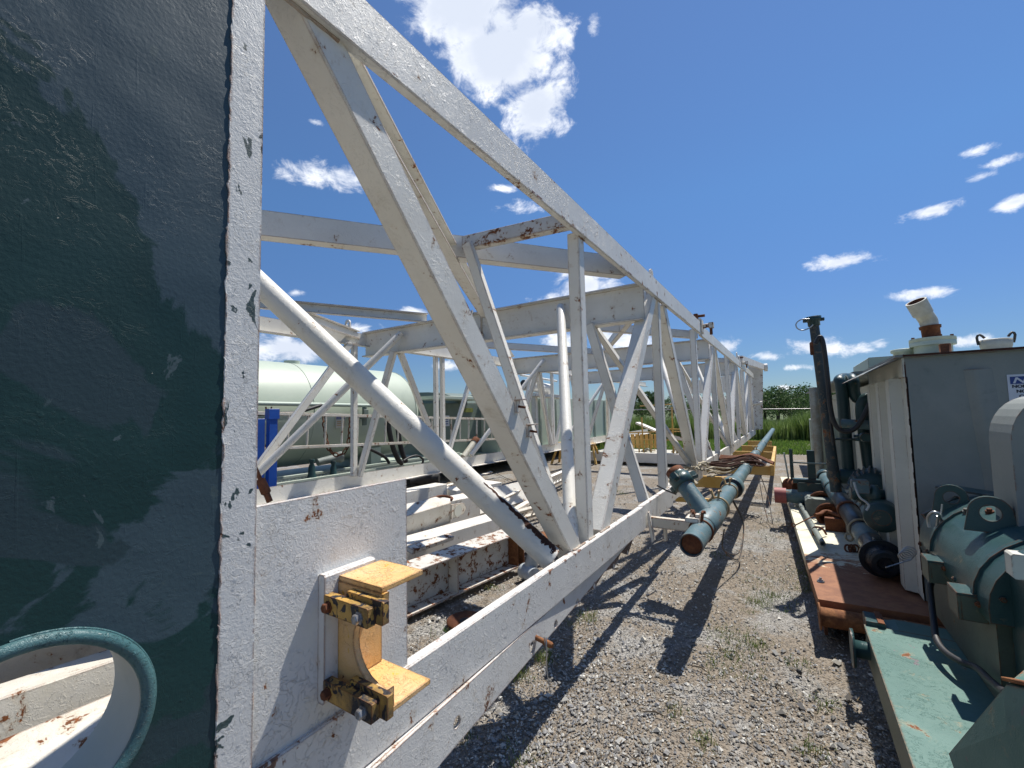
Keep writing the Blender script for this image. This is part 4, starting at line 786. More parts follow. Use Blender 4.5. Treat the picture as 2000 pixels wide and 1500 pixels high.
for i in range(7):
    y=my0+.06+i*.165; m=MB(); m.lathe((mx0-.007,y,.775),(-1,0,0),[(0,.013),(.010,.013),(.0105,.008),(.016,.008)],6,False); m.build('flange_bolt','rust' if i%3==0 else 'machine',mc)
for i in range(9):
    a=math.pi*(i+.5)/9; q=Vector((cx+r_c*.90*math.cos(a),my0-.052,cz+r_c*.70*math.sin(a))); m=MB(); m.lathe(q,(0,-1,0),[(0,.012),(.010,.012),(.0105,.007),(.015,.007)],6,False); m.build('cover_bolt','machine',mc)
for y in (2.75,3.45):
    m=MB(); pr2=[(cx+(r_c+.012)*math.cos(math.pi-math.pi*i/16),cz+(r_c*.80+.012)*math.sin(math.pi-math.pi*i/16)) for i in range(17)]+[(cx+(r_c-.02)*math.cos(math.pi*i/16),cz+(r_c*.80-.02)*math.sin(math.pi*i/16)) for i in range(17)]
    m.prism(pr2,(0,y,0),(0,y+.03,0),(1,0,0),(0,0,1)); m.build('cover_rib','machine',mc)
# instrument plates and small fittings
m=MB(); p=P(1822,1000,y=3.95); m.prism([(0,0),(.17,.13),(.15,.16),(-.02,.03)],p+Vector((-.06,-.1,-.03)),p+Vector((-.05,-.115,-.03)),(1,0,0),(0,0,1)); m.build('tilted_plate','machine',mc)
m=MB(); p=P(1850,950,y=3.9); m.beam(p+Vector((-.03,0,.0)),p+Vector((.22,-.15,-.02)),.16,.012); m.build('top_plate','machine',mc)
for (sx_,yy) in ((.80,3.42),(.86,3.30),(.78,3.22),(1.0,3.6),(1.15,3.3),(.95,2.85)):
    p=Vector((sx_,yy,cz+r_c*.80*math.sin(math.acos((sx_-cx)/r_c))-.004)); m=MB(); m.lathe(p,(-.1,-.2,1),[(0,.018),(.016,.018),(.017,.011),(.028,.011)],8,False); m.build('cap_screw','rust' if sx_>.84 else 'machine',mc)
for y in (3.32,2.84):
    m=MB(); m.box(mx0-.075,mx0+.022,y-.10,y+.04,.795,.807,.001); bk=m.build('step_bracket','machine',mc)
    m=MB(); m.box(mx0-.075,mx0-.063,y-.10,y+.04,.69,.7945,.001); m.box(mx0-.062,mx0+.02,y-.10,y-.088,.69,.7945,.001); m.build('bracket_web','machine_wall',bk)
m=MB(); m.tube([P(1815,1030,y=3.5),P(1812,1012,y=3.5),P(1822,1000,y=3.45),P(1835,1006,y=3.45),P(1836,1022,y=3.5),P(1826,1034,y=3.5)],.008,7,sub=3); m.tube([P(1832,1008,y=3.45),P(1828,1040,y=3.5)],.007,6); m.tube([P(1840,985,y=3.5),P(1836,1020,y=3.5)],.004,6); m.build('wire_loop','wire',mc)
m=MB(); m.cyl((.75,2.45,.55),(.98,2.6,.60),.05,n=14); m.cyl((.70,2.9,.48),(.98,2.9,.52),.06,n=14); m.build('base_fitting','teal_dark',mc)
# machine's near end: dark opening, light frame, belt guard
m=MB(); m.box(mx0+.06,1.5,2.34,2.64,.37,1.0,.01); m.build('end_housing','teal_dark',mc)
p=P(1962,1078,y=2.35); m=MB(); m.box(p.x-.004,p.x+.05,2.28,2.34,p.z-.075,p.z+.012,.006); fr=m.build('frame_corner','tank_pale',mc)
m=MB(); m.beam((p.x+.03,2.31,p.z-.004),(p.x+.38,2.36,p.z+.21),.04,.03); m.beam((p.x+.03,2.31,p.z-.065),(p.x+.40,2.33,p.z-.075),.03,.022); m.build('frame_bar','machine',fr)
gx=P(1950,1000,y=3.25); gx.z=1.34; m=MB(); pr=[(0,-.55),(0,.12)]+[(.16-.16*math.cos(a),.12+.22*math.sin(a)) for a in [math.pi/2*i/8 for i in range(1,9)]]+[(.7,.40),(.7,.30),(.24,.28)]+[(.22-.10*math.sin(a),.12+.10*math.cos(a)) for a in [math.pi/2*i/5 for i in range(1,6)]]+[(.12,-.55)]
m.prism(pr,(gx.x-.01,2.98,gx.z),(gx.x-.01,3.25,gx.z),(1,0,0),(0,0,1)); m.build('belt_guard','tank_grey',mc)
m=MB(); m.prism([(0,0),(.06,.08),(.06,-.01),(.0,-.01)],P(1934,872,y=3.3),P(1934,872,y=3.3)+Vector((0,.012,0)),(1,0,0),(0,0,1)); m.build('guard_gusset','sage_light',mc)
# hose from machine to deck
tag(MB().tube([P(x,y,y=yy) for x,y,yy in ((1842,1135,3.4),(1828,1130,3.35),(1817,1142,3.3),(1819,1175,3.25),(1824,1215,3.15),(1829,1248,3.05),(1845,1272,2.95),(1875,1292,2.85),(1908,1305,2.78),(1935,1330,2.6),(1965,1355,2.4))],.015,12,sub=5).build('black_hose','black_rubber'),'black hose curving down from the gear machine onto the green deck','hose')
# box in the corner
bx=thing('green_box',(.6,1.7,.37),'blue green steel box with cracked paint on the near corner of the deck','box')
a=P(1966,1337,z=.62); b=P(1853,1472,z=.45); 
m=MB(); pts=[P(1966,1337,z=.62),P(2080,1352,z=.62),P(2100,1560,z=.42),P(1905,1560,z=.40),P(1853,1472,z=.40)]
e1=P(1966,1337,y=1.75); e3=P(1853,1472,y=1.95); e5=P(1905,1620,y=1.80); e6=P(2150,1620,y=1.45); e2=P(2110,1372,y=1.50)
vs=[e1,e2,e6,e5,e3]; bk_=Vector((.16,.30,-.02)); lo=[v+bk_ for v in vs]
m.add(vs+lo,[(0,1,2,3,4),(9,8,7,6,5)]+[(i,(i+1)%5,5+(i+1)%5,5+i) for i in range(5)]); m.build('box_shell','teal_light',bx)
m=MB(); m.beam(e1+Vector((.01,.02,.006)),e2+Vector((.01,.02,.006)),.03,.010); m.build('box_lip','rust_orange',bx)
# ================================================================== loose girders lying between the two faces of the mast
def slab(name,label,cat,px,base,mat='white',h=.2,w=.25,group=None): pass
def girder(name,label,p,q,w,h,prof='I',mat='white',lean=0,parts=None):
    """p, q: near and far ends of the centre line"""
    p=Vector(p); q=Vector(q); t=thing(name,(p+q)/2-Vector((0,0,h/2)),label,'steel girder')
    u=Vector((0,0,1)); tt=(q-p).normalized(); u=(Matrix.Rotation(lean,3,tt)@u)
    m=MB()
    if prof=='I': m.ibeam(p,q,w,h,.014,up=u)
    elif prof=='C': m.chan(p,q,w,h,.012,up=u,flip=-1)
    else: m.beam(p,q,w,h,up=u,c=.006)
    m.build('girder_body',mat,t); 
    _,sd,uu=m.frame(p,q,u); return t,sd,uu
# nearest: rusty channel girder
g,sd,uu=girder('rusty_girder','short white plate girder with rusty flanges, nearest on the gravel inside the mast',(-2.9,1.62,.21),(-2.56,3.95,.23),.26,.34,'I','bar_rusty')
for y in (.22,.62,.97):
    m=MB(); c=Vector((-2.9,1.62,.21)).lerp(Vector((-2.56,3.95,.23)),y); m.beam(c+Vector((.009,0,0)),c+Vector((.125,0,0)),.012,.33); m.build('web_stiffener','rust_orange' if y>.9 else 'white_rusty',g)
m=MB(); c=Vector((-2.56,3.95,.23)); m.beam(c+Vector((-.14,.007,0)),c+Vector((.14,.007,0)),.012,.38); m.build('end_plate','rust_orange',g)
g,sd,uu=girder('rusty_plate','orange rusty plate with shackle lying beyond the end of the rusty girder',(-2.75,4.15,.20),(-2.35,4.75,.14),.30,.05,'B','rust_orange',.3)
m=MB(); m.tube([(-2.5,4.3,.14),(-2.42,4.42,.20),(-2.36,4.35,.12),(-2.38,4.2,.08)],.03,8,closed=True,sub=3); m.build('shackle','rust_orange',g)
g,sd,uu=girder('grey_girder','plain white box girder in the middle of the pile, its top catching the sun',(-3.75,2.0,.20),(-3.35,4.75,.20),.30,.22,'B','white')
g,sd,uu=girder('clevis_girder','white girder with a rusty pinned clevis end and round roller',(-4.0,2.2,.36),(-3.80,4.25,.44),.30,.26,'B','white_rusty',.15)
m=MB(); m.cyl((-3.93,4.34,.42),(-3.62,4.34,.42),.075,n=20); m.build('roller','tank_pale',g)
for x in (-3.97,-3.64): m=MB(); m.prism([(0,-.09),(.24,-.07),(.30,0),(.24,.07),(0,.09)],(x-.012,4.22,.43),(x+.012,4.22,.43),(0,1,0),(0,0,1)); m.build('clevis_ear','white_rusty',g)
m=MB(); m.tube([(-3.98,4.2,.56),(-3.96,4.4,.57),(-3.80,4.42,.56),(-3.7,4.3,.56)],.018,8,sub=3); m.build('clevis_strap','rust',g)
g,sd,uu=girder('long_girder','long white box girder lying behind the clevis girder with a flat end',(-4.75,2.0,.26),(-4.18,5.35,.22),.34,.40,'B','white')
g,sd,uu=girder('back_girder','long white girder with a rust lined top edge, farthest back in the pile',(-5.05,2.2,.36),(-4.95,5.5,.34),.26,.34,'B','white')
g,sd,uu=girder('end_box','white boxy girder end with open flap, on the ground behind the big tube',(-4.85,5.55,.22),(-4.65,6.6,.22),.42,.38,'B','white')
g,sd,uu=girder('bright_girder','sunlit white girder pointing away to the white ladder section',(-4.25,5.2,.24),(-4.05,7.2,.24),.10,.36,'B','white',-.5)
# ladder sections
def ladder(name,label,p,q,w,h,n,mat,r=.02,up=(0,0,1),group=None,cat='ladder'):
    p=Vector(p); q=Vector(q); t=thing(name,(p+q)/2,label,cat,group)
    m=MB(); tt,sd,u=m.frame(p,q,up)
    for s_ in (-1,1): m=MB(); m.beam(p+u*s_*h/2,q+u*s_*h/2,w,w*1.4,up=up); m.build('side_rail',mat,t)
    for i in range(n):
        c=p.lerp(q,(i+.5)/n); m=MB(); m.cyl(c-u*h/2,c+u*h/2,r,n=10); m.build('rung',mat,t)
    return t
ladder('mast_ladder','white caged ladder lying on the gravel toward the yellow stand',(-4.15,7.3,.22),(-4.45,10.2,.26),.06,.30,16,'white_far',.016,up=(.6,0,.8))
ladder('short_ladder','short white ladder end beside the rusty shackle on the gravel',(-3.55,4.95,.14),(-3.25,6.3,.16),.05,.22,7,'white_rusty',.014,up=(.7,0,.7))
fd=tag(MB().lathe(P(910,1215,z=.02),(0,0,1),[(0,.15),(.02,.15),(.021,.055)],30).build('rusty_disc','rust'),'round rusty steel disc with a black disc for its centre hole lying on gravel','steel disc')
m=MB(); q=P(910,1212,z=.045); m.lathe(q,(0,0,1),[(0,.05),(.002,.05)],20); m.build('hole_shade_disc','black_rubber',fd)  # black disc on the solid plate, shade of the hole as colour
pf=thing('plastic_fitting',P(1030,1130,z=0),'pale grey plastic pipe elbow standing on the gravel behind the lower chord','pipe fitting')
p=P(1030,1130,z=.02); p.z=0; m=MB(); m.cyl(p+Vector((-.07,.05,.07)),p+Vector((.10,-.03,.07)),.075,n=22); m.build('elbow_body','pvc',pf)
m=MB(); m.lathe(p+Vector((.0,.03,.06)),(.18,.25,.9),[(0,.065),(.18,.065),(.185,.08),(.235,.08),(.24,.07)],24); m.build('elbow_neck','pvc',pf)
tag(MB().tube([P(x,y,z=.03) for x,y in ((955,915),(985,932),(1020,945),(1060,948))],.008,6,sub=4).build('ground_cable','black_rubber'),'thin dark cable trailing over bare ground behind the mast','cable')
# things seen through the round hole in the green panel
g,sd,uu=girder('hole_girder','rust streaked white girder seen low through the round rimmed hole',(-2.05,.02,.42),(-1.95,.95,.46),.5,.34,'I','white_rusty')
g,sd,uu=girder('hole_beam','white beam with orange rust crossing high in the round rimmed hole',(-3.4,-.4,.60),(-3.0,1.1,.62),.4,.30,'B','white_rusty',.2)
g,sd,uu=girder('hole_beam','pale girder with brown stains in the middle of the round rimmed hole',(-2.65,-.3,.50),(-2.45,.9,.52),.30,.28,'B','white_rusty',-.2)
m=MB(); m.cyl((-2.7,.62,.80),(-2.2,.95,.78),.06,n=16); tag(m.build('rusty_shaft','rust'),'short brown rusty shaft between white girders behind the round hole','shaft')
# ================================================================== mint tank trailer behind the mast
tt_=thing('mint_tank',(-8.0,3,0),'big pale mint horizontal cylinder tank behind the mast','tank')
m=MB(); cz,R_=1.72,.97; y1=7.25
m.lathe((-8.0,-1.5,cz),(0,1,0),[(0,R_),(y1+1.5-.25,R_),(y1+1.5-.18,R_*.985),(y1+1.5-.10,R_*.93),(y1+1.5-.02,R_*.78),(y1+1.5+.05,R_*.5),(y1+1.5+.08,.02)],56); m.build('tank_shell','mint',tt_)
for y in (4.55,7.02): m=MB(); m.lathe((-8.0,y,cz),(0,1,0),[(0,R_+.002),(.001,R_+.006),(.012,R_+.006),(.013,R_+.002)],56); m.build('weld_seam','mint',tt_)
m=MB(); m.cyl((-8.0,4.7,cz+R_-.02),(-8.0,4.7,cz+R_+.05),.14,n=24); m.build('manway','mint',tt_)
m=MB(); m.box(-8.7,-7.1,-1.5,9.2,.42,.60,.01); m.build('skid_frame','sage_light',tt_)
for y_ in (6.0,1.5): m=MB(); m.box(-8.5,-7.3,y_,y_+.25,.6,1.0); m.build('saddle','sage_light',tt_)
m=MB(); a_=P(504,788,x=-6.95); b_=P(745,793,x=-6.95); m.cyl(a_+(a_-b_)*.2,b_+Vector((0,.25,0)),.035,n=14); m.build('side_pipe','sage_light',tt_)
for px in (523,): 
    m=MB(); p=P(px,792,x=-6.93); m.tube([p+Vector((0,-.03,-.02)),p+Vector((0,-.01,-.14)),p+Vector((0,.03,-.14)),p+Vector((0,.06,-.02))],.012,7,sub=2); m.build('pipe_hanger','rust',tt_)
m=MB(); p=P(665,822,x=-7.02); m.box(-7.03,-7.02,p.y-.10,p.y+.10,p.z-.13,p.z+.10,.001); s1=m.build('warning_label','hub',tt_)
m=MB()
for i,(z,mt) in enumerate(((.07,0),(.04,0))): m.box(-7.019,-7.017,p.y-.09,p.y+.09,p.z+z-.01,p.z+z+.008,.0005)
m.build('label_print','sign_blue',s1)
m=MB()
for z in (-.01,-.045,-.08): m.box(-7.019,-7.017,p.y-.075,p.y+.08,p.z+z-.006,p.z+z+.006,.0005)
m.build('label_print',plain('orange print',(.55,.30,.10),.5),s1)
m=MB(); p=P(690,785,x=-6.9); 
for px,dz in ((692,.28),(712,.30)): p=P(px,800,x=-6.9); m.cyl(p+Vector((0,0,.05)),p+Vector((0,0,-dz)),.045,n=12); m.lathe(p+Vector((0,0,-dz*.6)),(0,0,1),[(0,.09),(.03,.09)],12); m.box(p.x,p.x+.05,p.y-.05,p.y+.05,p.z-.1,p.z,.004)
m.build('drop_valve','sage',tt_)
# walkway with mesh, hoses, chain
wk=thing('mesh_walkway',(-6.9,5,.0),'grey expanded mesh walkway edge below the mint tank','walkway')
m=MB(); m.box(-7.06,-7.00,2.5,8.5,.66,.70); m.box(-6.70,-6.64,2.5,8.5,.62,.66); m.build('walkway_rail','sage_light',wk)
m=MB()
for i in range(90):
    y=2.6+i*.063
    for z in (0,): m.beam((-6.98,y,.665),(-6.72,y+.045,.645),.006,.006,c=.001); m.beam((-6.98,y+.045,.665),(-6.72,y,.645),.006,.006,c=.001)
m.build('walkway_mesh','mesh_dark',wk)
m=MB(); m.box(-6.63,-6.60,2.4,5.6,.30,.60); m.build('walkway_skirt','black_rubber',wk)
def chain(pts,r,label,mat='rust'):
    m=MB(); P_=[Vector(p) for p in pts]; L_=[0]
    for i in range(1,len(P_)): L_.append(L_[-1]+(P_[i]-P_[i-1]).length)
    n=int(L_[-1]/(r*4.6)); 
    for k_ in range(n):
        s_=L_[-1]*(k_+.5)/n; i=max(j for j in range(len(L_)) if L_[j]<=s_); i=min(i,len(P_)-2); t=(P_[i+1]-P_[i]).normalized(); c=P_[i]+t*(s_-L_[i]); sd=t.cross(Vector((1,0,0))).normalized() if k_%2 else Vector((1,0,0))
        m.tube([c+t*r*2.9*math.cos(a)+sd*r*1.5*math.sin(a) for a in [2*math.pi*j/8 for j in range(8)]],r*.55,5,closed=True)
    return tag(m.build('chain',mat),label,'chain')
chain([P(x,y,x=-6.35) for x,y in ((632,812),(634,835),(637,858),(642,875),(650,886),(660,890),(670,886),(678,874),(682,855),(684,830),(685,812))],.020,'rusty chain hanging in a loop from the white ladder rail')
tag(MB().tube([P(x,y,x=-6.8) for x,y in ((700,868),(728,880),(752,893),(760,905))]+[],.03,10,sub=3).build('black_hose','black_rubber'),'short black hose lying on the mesh walkway','hose')
for a_,lab in ((((757,822),(762,850),(768,875),(778,898),(785,905)),'thick black hose dropping beside the tank end, left one'),(((777,830),(780,860),(786,885),(793,902)),'thick black hose dropping beside the tank end, right one')):
    tag(MB().tube([P(x,y,x=-6.6) for x,y in a_],.05,12,sub=4).build('black_hose','black_rubber'),lab,'hose')
tag(MB().tube([P(x,y,x=-6.3) for x,y in ((788,900),(800,893),(815,890),(826,897),(825,906))],.022,10,sub=4).build('black_hose','black_rubber'),'black hose arching over the far lower chord of the mast','hose')
tag(MB().tube([P(x,y,x=-6.85) for x,y in ((500,809),(520,808),(545,808),(575,806),(600,800),(628,791))],.03,8,sub=3).build('black_hose','black_rubber'),'black hose sagging along the side pipe of the mint tank','hose')
pp=thing('hose_coupling',P(665,895,x=-6.8),'old pipe coupling with chain round it on the mesh walkway','pipe coupling')
a_=P(620,903,x=-6.85); b_=P(667,892,x=-6.8); m=MB(); m.lathe(a_,b_-a_,[(0,.06),((b_-a_).length*.6,.07),((b_-a_).length*.85,.075),((b_-a_).length*.9,.10),((b_-a_).length,.10)],18); m.build('coupling_body','mesh_dark',pp)
for px,py in ((609,905),(651,908)):
    p=P(px,py,x=-6.75); tag(MB().lathe(p+Vector((0,0,-.3)),(0,0,1),[(0,.10),(.12,.06),(.25,.05),(.3,.03),(.34,.05),(.37,.04)],14).build('valve_post','teal_dark'),'dark valve post standing on the walkway, '+('left of' if px<630 else 'right under')+' the old coupling','valve')
# blue stand
bs=thing('blue_stand',(-5.9,3.1,0),'bright blue steel stand with a punched post behind the mast','steel stand')
m=MB(); p=P(509,815,x=-6.1); q=P(535,802,x=-5.75); m.box(-6.12,-6.08,2.2,p.y+.05,.55,p.z-.02,.003); m.build('blue_panel','blue',bs)
m=MB(); m.box(-5.79,-5.71,q.y-.075,q.y+.03,.45,1.77,.003); post=m.build('punched_post','blue',bs)
for z in (1.70,.74,.66): m=MB(); m.lathe((-5.75,q.y-.0751,z),(0,-1,0),[(0,.014),(.004,.012)],10); m.build('post_bolt','bolt',post)
m=MB(); m.box(-5.80,-5.70,q.y-.09,q.y+.05,1.64,1.775,.003); m.build('post_cap','blue',post)
# long ladder lying on edge in front of the tank
ladder('yard_ladder','long rusty white ladder lying on edge in front of the mint tank',P(500,842,x=-6.3),P(1005,838,x=-6.3),.035,.50,22,'white_rusty',.017)
# sage tanks beyond
st=thing('sage_tank',(-9,12,0),'dark sage rectangular tank with curved roof beyond the mint tank','tank')
m=MB(); p=P(775,782,x=-8.2)
m.box(-10.5,-7.6,8.3,14.2,.3,1.95,.01); m.build('tank_body','sage',st)
m=MB(); pr=[(-1.45,0)]+[(-1.45*math.cos(a),.36*math.sin(a)) for a in [math.pi*i/14 for i in range(1,14)]]+[(1.45,0)]
m.prism(pr,(-9.05,9.2,1.951),(-9.05,14.1,1.951),(1,0,0),(0,0,1)); m.build('curved_roof','sage',st)
for y in (8.8,10.3,12.5,13.6): m=MB(); m.cyl((-7.9,y,2.0),(-7.9,y,2.22),.06,n=10); m.box(-7.98,-7.82,y-.09,y+.09,2.15,2.20); m.build('roof_fitting','sage',st)
m=MB(); m.box(-7.75,-6.9,7.6,9.6,2.02,2.10,.01); m.build('walkway_plate','sage_light',st)
m=MB(); p=P(869,822,x=-7.58); m.box(-7.59,-7.575,p.y-.17,p.y+.17,p.z-.14,p.z+.14,.001); sg=m.build('white_label','sign_white',st)
m=MB()
for z in (-.08,-.02,.04,.09): m.box(-7.574,-7.572,p.y-.12,p.y+.12,p.z+z-.012,p.z+z+.012,.0005)
m.build('label_print','sign_blue',sg)
m=MB(); p=P(915,801,x=-7.58); m.box(-7.59,-7.575,p.y-.2,p.y+.2,p.z-.06,p.z+.06,.001); m.build('olive_plate',plain('olive plate',(.20,.22,.05),.5),st)
pt=thing('pale_tank',(-7.0,14,0),'pale sage flat sided container beyond the far mast face','container')
m=MB(); p=P(905,880,x=-7.0); m.box(-9.2,-7.02,10.2,20.5,.55,2.15,.01); m.build('container_body','sage_light',pt)
for k_ in range(9): m=MB(); m.box(-7.019,-6.97,10.25+k_*1.2,10.33+k_*1.2,.56,2.1,.002); m.build('wall_rib','sage_light',pt)
m=MB(); m.box(-9.0,-6.9,9.8,21.0,.30,.54,.01); m.build('base_frame','sage_light',pt)
# white roller drum with bars
dr=thing('white_drum',(-6.5,12.5,2.4),'white roller drum with a black disc for its dark open end, mounted high on a white frame','drum')
a_=P(1022,752,y=11.5); b_=P(1072,760,y=12.6); m=MB(); m.cyl(a_,b_,.17,n=26); m.build('drum_barrel','white_far',dr)
m=MB(); d=(a_-b_).normalized(); m.lathe(a_,d,[(0,.155),(.012,.155)],22); m.build('drum_shade_disc','black_rubber',dr)  # closed drum, the shade inside its open end is a black disc
m=MB(); m.cyl(a_+Vector((-.1,0,.32)),b_+Vector((.25,.1,.25)),.035,n=10); m.build('drum_bar','white_far',dr)
m=MB(); m.beam(a_+Vector((.1,.3,-.30)),b_+Vector((.35,.3,-.28)),.5,.10); m.beam(b_+Vector((.4,.4,-.3)),b_+Vector((.4,.4,.4)),.4,.1); m.beam(b_+Vector((-.2,.5,-.3)),b_+Vector((-.2,.5,-2.0)),.15,.15); m.beam(a_+Vector((.1,.5,-.3)),a_+Vector((.1,.5,-2.0)),.15,.15); m.build('drum_frame','white_far',dr)
# white clamp post and pipe near the far chord
wp=thing('capped_pipe',P(885,890,x=-5.9),'short cream pipe with brown cap leaning behind the far lower chord','pipe')
a_=P(905,893,x=-6.2); b_=P(930,859,x=-6.2); m=MB(); m.cyl(a_,b_,.07,n=18); m.build('pipe_body','hub',wp); m=MB(); d=(b_-a_).normalized(); m.lathe(b_-d*.10,d,[(0,.085),(.05,.09),(.12,.09),(.13,.07)],18); m.build('pipe_cap','rust',wp)
# yellow stands
def stand(p,label,h=.55,s=.22):
    t=thing('support_stand',p,label,'support stand','yellow support stands')
    for dx,dy in ((-1,-1),(1,-1),(-1,1),(1,1)):
        m=MB(); m.beam(Vector(p)+Vector((dx*s,dy*s,0)),Vector(p)+Vector((dx*s*.35,dy*s*.35,h)),.06,.06,up=(0,1,0)); m.build('leg','yellow_far',t)
    m=MB(); m.box(p[0]-s*.5,p[0]+s*.5,p[1]-s*.5,p[1]+s*.5,h,h+.06); m.build('top_plate','yellow_far',t); return t
q=P(1100,905,z=0); stand((q.x,q.y,0),'yellow four legged stand under the far lower chord, left of the upright',.62,.28)
q=P(1155,905,z=0); stand((q.x,q.y,0),'yellow four legged stand farther off, right of the upright',.58,.26)
# rusty winch parts at far mast end
# white low skid and yellow railings behind
ws=thing('white_skid',(-4,13.6,0),'long low white skid beam with yellow rails standing on it','skid')
a_=P(1140,893,y=13.2); b_=P(1400,893,y=13.2); m=MB(); m.box(a_.x,b_.x,13.2,13.35,.07,.36,.01); m.build('skid_beam','white_far',ws)
m=MB(); m.box(a_.x,b_.x,13.36,15.2,.25,.30,.01); m.build('skid_deck','hub',ws)
yr=thing('yellow_railing',(-3,14,0),'yellow tube railings standing on the white skid behind the mast','railing')
def rail(px0,py0,px1,py1,yy,w=.035,nm='rail_bar'): m=MB(); m.beam(P(px0,py0,y=yy),P(px1,py1,y=yy),w,w); m.build(nm,'yellow_far',yr)
for a in ((1225,845,1345,842),(1232,858,1345,860),(1225,868,1290,868),(1250,793,1320,789),(1305,838,1350,838)): rail(*a,13.8)
for x0,y0,x1 in ((1253,815,1258),(1216,865,1218),(1247,845,1249),(1312,795,1316),(1270,845,1272),(1228,848,1229),(1286,842,1288),(1300,858,1301),(1335,842,1337),(1322,858,1322)): rail(x0,y0,x1,895,13.8,.04,'rail_post')
m=MB(); 
for i in range(6): p=P(1235+i*9,848,y=14.4); m.box(p.x-.05,p.x+.05,14.38,14.45,p.z-.45,p.z)
tag(m.build('yellow_boards','yellow_far',yr))
pl=MB(); p=P(1245,826,y=14.2); q=P(1292,846,y=14.0); pl.beam(p,q,.25,.06); tag(pl.build('white_board','white_far'),'grey white board leaning across the yellow railing','board')
m=MB(); p=P(1300,850,y=13.6); q=P(1350,862,y=13.9); m.beam(p,q,.5,.10); tag(m.build('dirty_ramp','white_rusty'),'dirty white ramp plate sloping behind the mast uprights','ramp')
random.seed(5)
for i in range(9):
    px=random.choice((1265,1262,1280,1325,1335,1345,1272)); p=P(px+random.uniform(-6,6),884,y=13.9+random.uniform(0,.8)); m=MB(); s_=random.uniform(.08,.14); m.tube([p+Vector((-s_,0,.0)),p+Vector((0,.03,s_)),p+Vector((s_,0,.02)),p+Vector((s_*.6,.05,s_*1.3))],.03,7,sub=2)
    tag(m.build('scrap_piece','hub' if i%2 else 'rod'),'small curled scrap pieces heaped on the white skid deck','scrap','scrap pieces on the white skid')
# scrap wood / sticks on gravel
random.seed(21)
SPOTS=[((1255,1390,1300,1400),'thin brown stick lying left of the pipe shadow end'),((1350,1300,1385,1315),'short twig right of the pipe shadow'),((1515,1335,1530,1352),'broken twig in the middle of the gravel'),((1395,1250,1410,1270),'small forked twig by the weed tuft')]
for (a,b,c,d),lab in SPOTS:
    p,q=P(a,b,z=.012),P(c,d,z=.012); tag(MB().tube([p,p.lerp(q,.5)+Vector((.004,.01,.01)),q],[.003,.005,.002],7).build('twig','bark'),lab,'twig')
tag(MB().lathe(P(1560,1315,z=.01),(.3,.2,1),[(0,.012),(.01,.018),(.02,.012)],9).build('black_plug','black_rubber'),'small black plug lying on the gravel beside weeds','plug')
# ================================================================== gravel, weeds, field, trees
def stones():
    n=120000; th=RNG.uniform(math.radians(-62),math.radians(38),n); u=RNG.random(n); r=1.35*np.exp(u*np.log(11/1.35))
    x=np.sin(th)*r; y=np.cos(th)*r
    s=RNG.lognormal(0,.42,n)*.0056*(1+.045*r)
    clump=np.sin(x*1.9+1.3*np.sin(y*1.1))*np.cos(y*1.6+x*.7)+.35*np.sin(x*5+y*3); keep=(RNG.random(n)<np.clip(.72+.42*clump,.22,1)); x,y,s=x[keep],y[keep],s[keep]; n=len(x)
    big=RNG.random(n)<.012; s[big]*=2.1
    base=np.array([[1,0,0],[0,1,0],[-1,0,0],[0,-1,0],[0,0,.62],[0,0,-.5]])
    v=base[None]*s[:,None,None]*(1+RNG.uniform(-.38,.38,(n,6,3))); v[:,:,0]+= v[:,:,1]*RNG.uniform(-.5,.5,n)[:,None]
    a=RNG.uniform(0,6.28,n); ca,sa=np.cos(a)[:,None],np.sin(a)[:,None]; X=v[:,:,0]*ca-v[:,:,1]*sa*.75; Y=v[:,:,0]*sa+v[:,:,1]*ca*.75; v[:,:,0]=X; v[:,:,1]=Y
    tl=RNG.uniform(-.5,.5,n)[:,None]; v[:,:,2]+=v[:,:,0]*tl
    v[:,:,0]+=x[:,None]; v[:,:,1]+=y[:,None]; v[:,:,2]+=(s*.15)[:,None]
    f=np.array([[0,1,4],[1,2,4],[2,3,4],[3,0,4],[1,0,5],[2,1,5],[3,2,5],[0,3,5]]); F_=(f[None]+6*np.arange(n)[:,None,None]).reshape(-1,3)
    tag(fastmesh('gravel',v.reshape(-1,3),F_,'stone'),kind='stuff')
stones()
def blades(name,x,y,h,w,mat,z0=0,lean=.35,bend=True):
    n=len(x); a=RNG.uniform(0,6.28,n); dx,dy=np.cos(a)*w,np.sin(a)*w; la=RNG.uniform(0,6.28,n); lx,ly=np.cos(la)*h*lean*RNG.random(n),np.sin(la)*h*lean*RNG.random(n)
    v=np.zeros((n,5,3)); 
    v[:,0]=np.stack([x-dx,y-dy,np.full(n,z0)],-1); v[:,1]=np.stack([x+dx,y+dy,np.full(n,z0)],-1)
    v[:,2]=np.stack([x+dx*.8+lx*.35,y+dy*.8+ly*.35,z0+h*.6],-1); v[:,3]=np.stack([x-dx*.8+lx*.35,y-dy*.8+ly*.35,z0+h*.6],-1); v[:,4]=np.stack([x+lx,y+ly,z0+h*.97],-1)
    f=np.array([[0,1,2],[0,2,3],[3,2,4]]); F_=(f[None]+5*np.arange(n)[:,None,None]).reshape(-1,3)
    return tag(fastmesh(name,v.reshape(-1,3),F_,mat),kind='stuff')
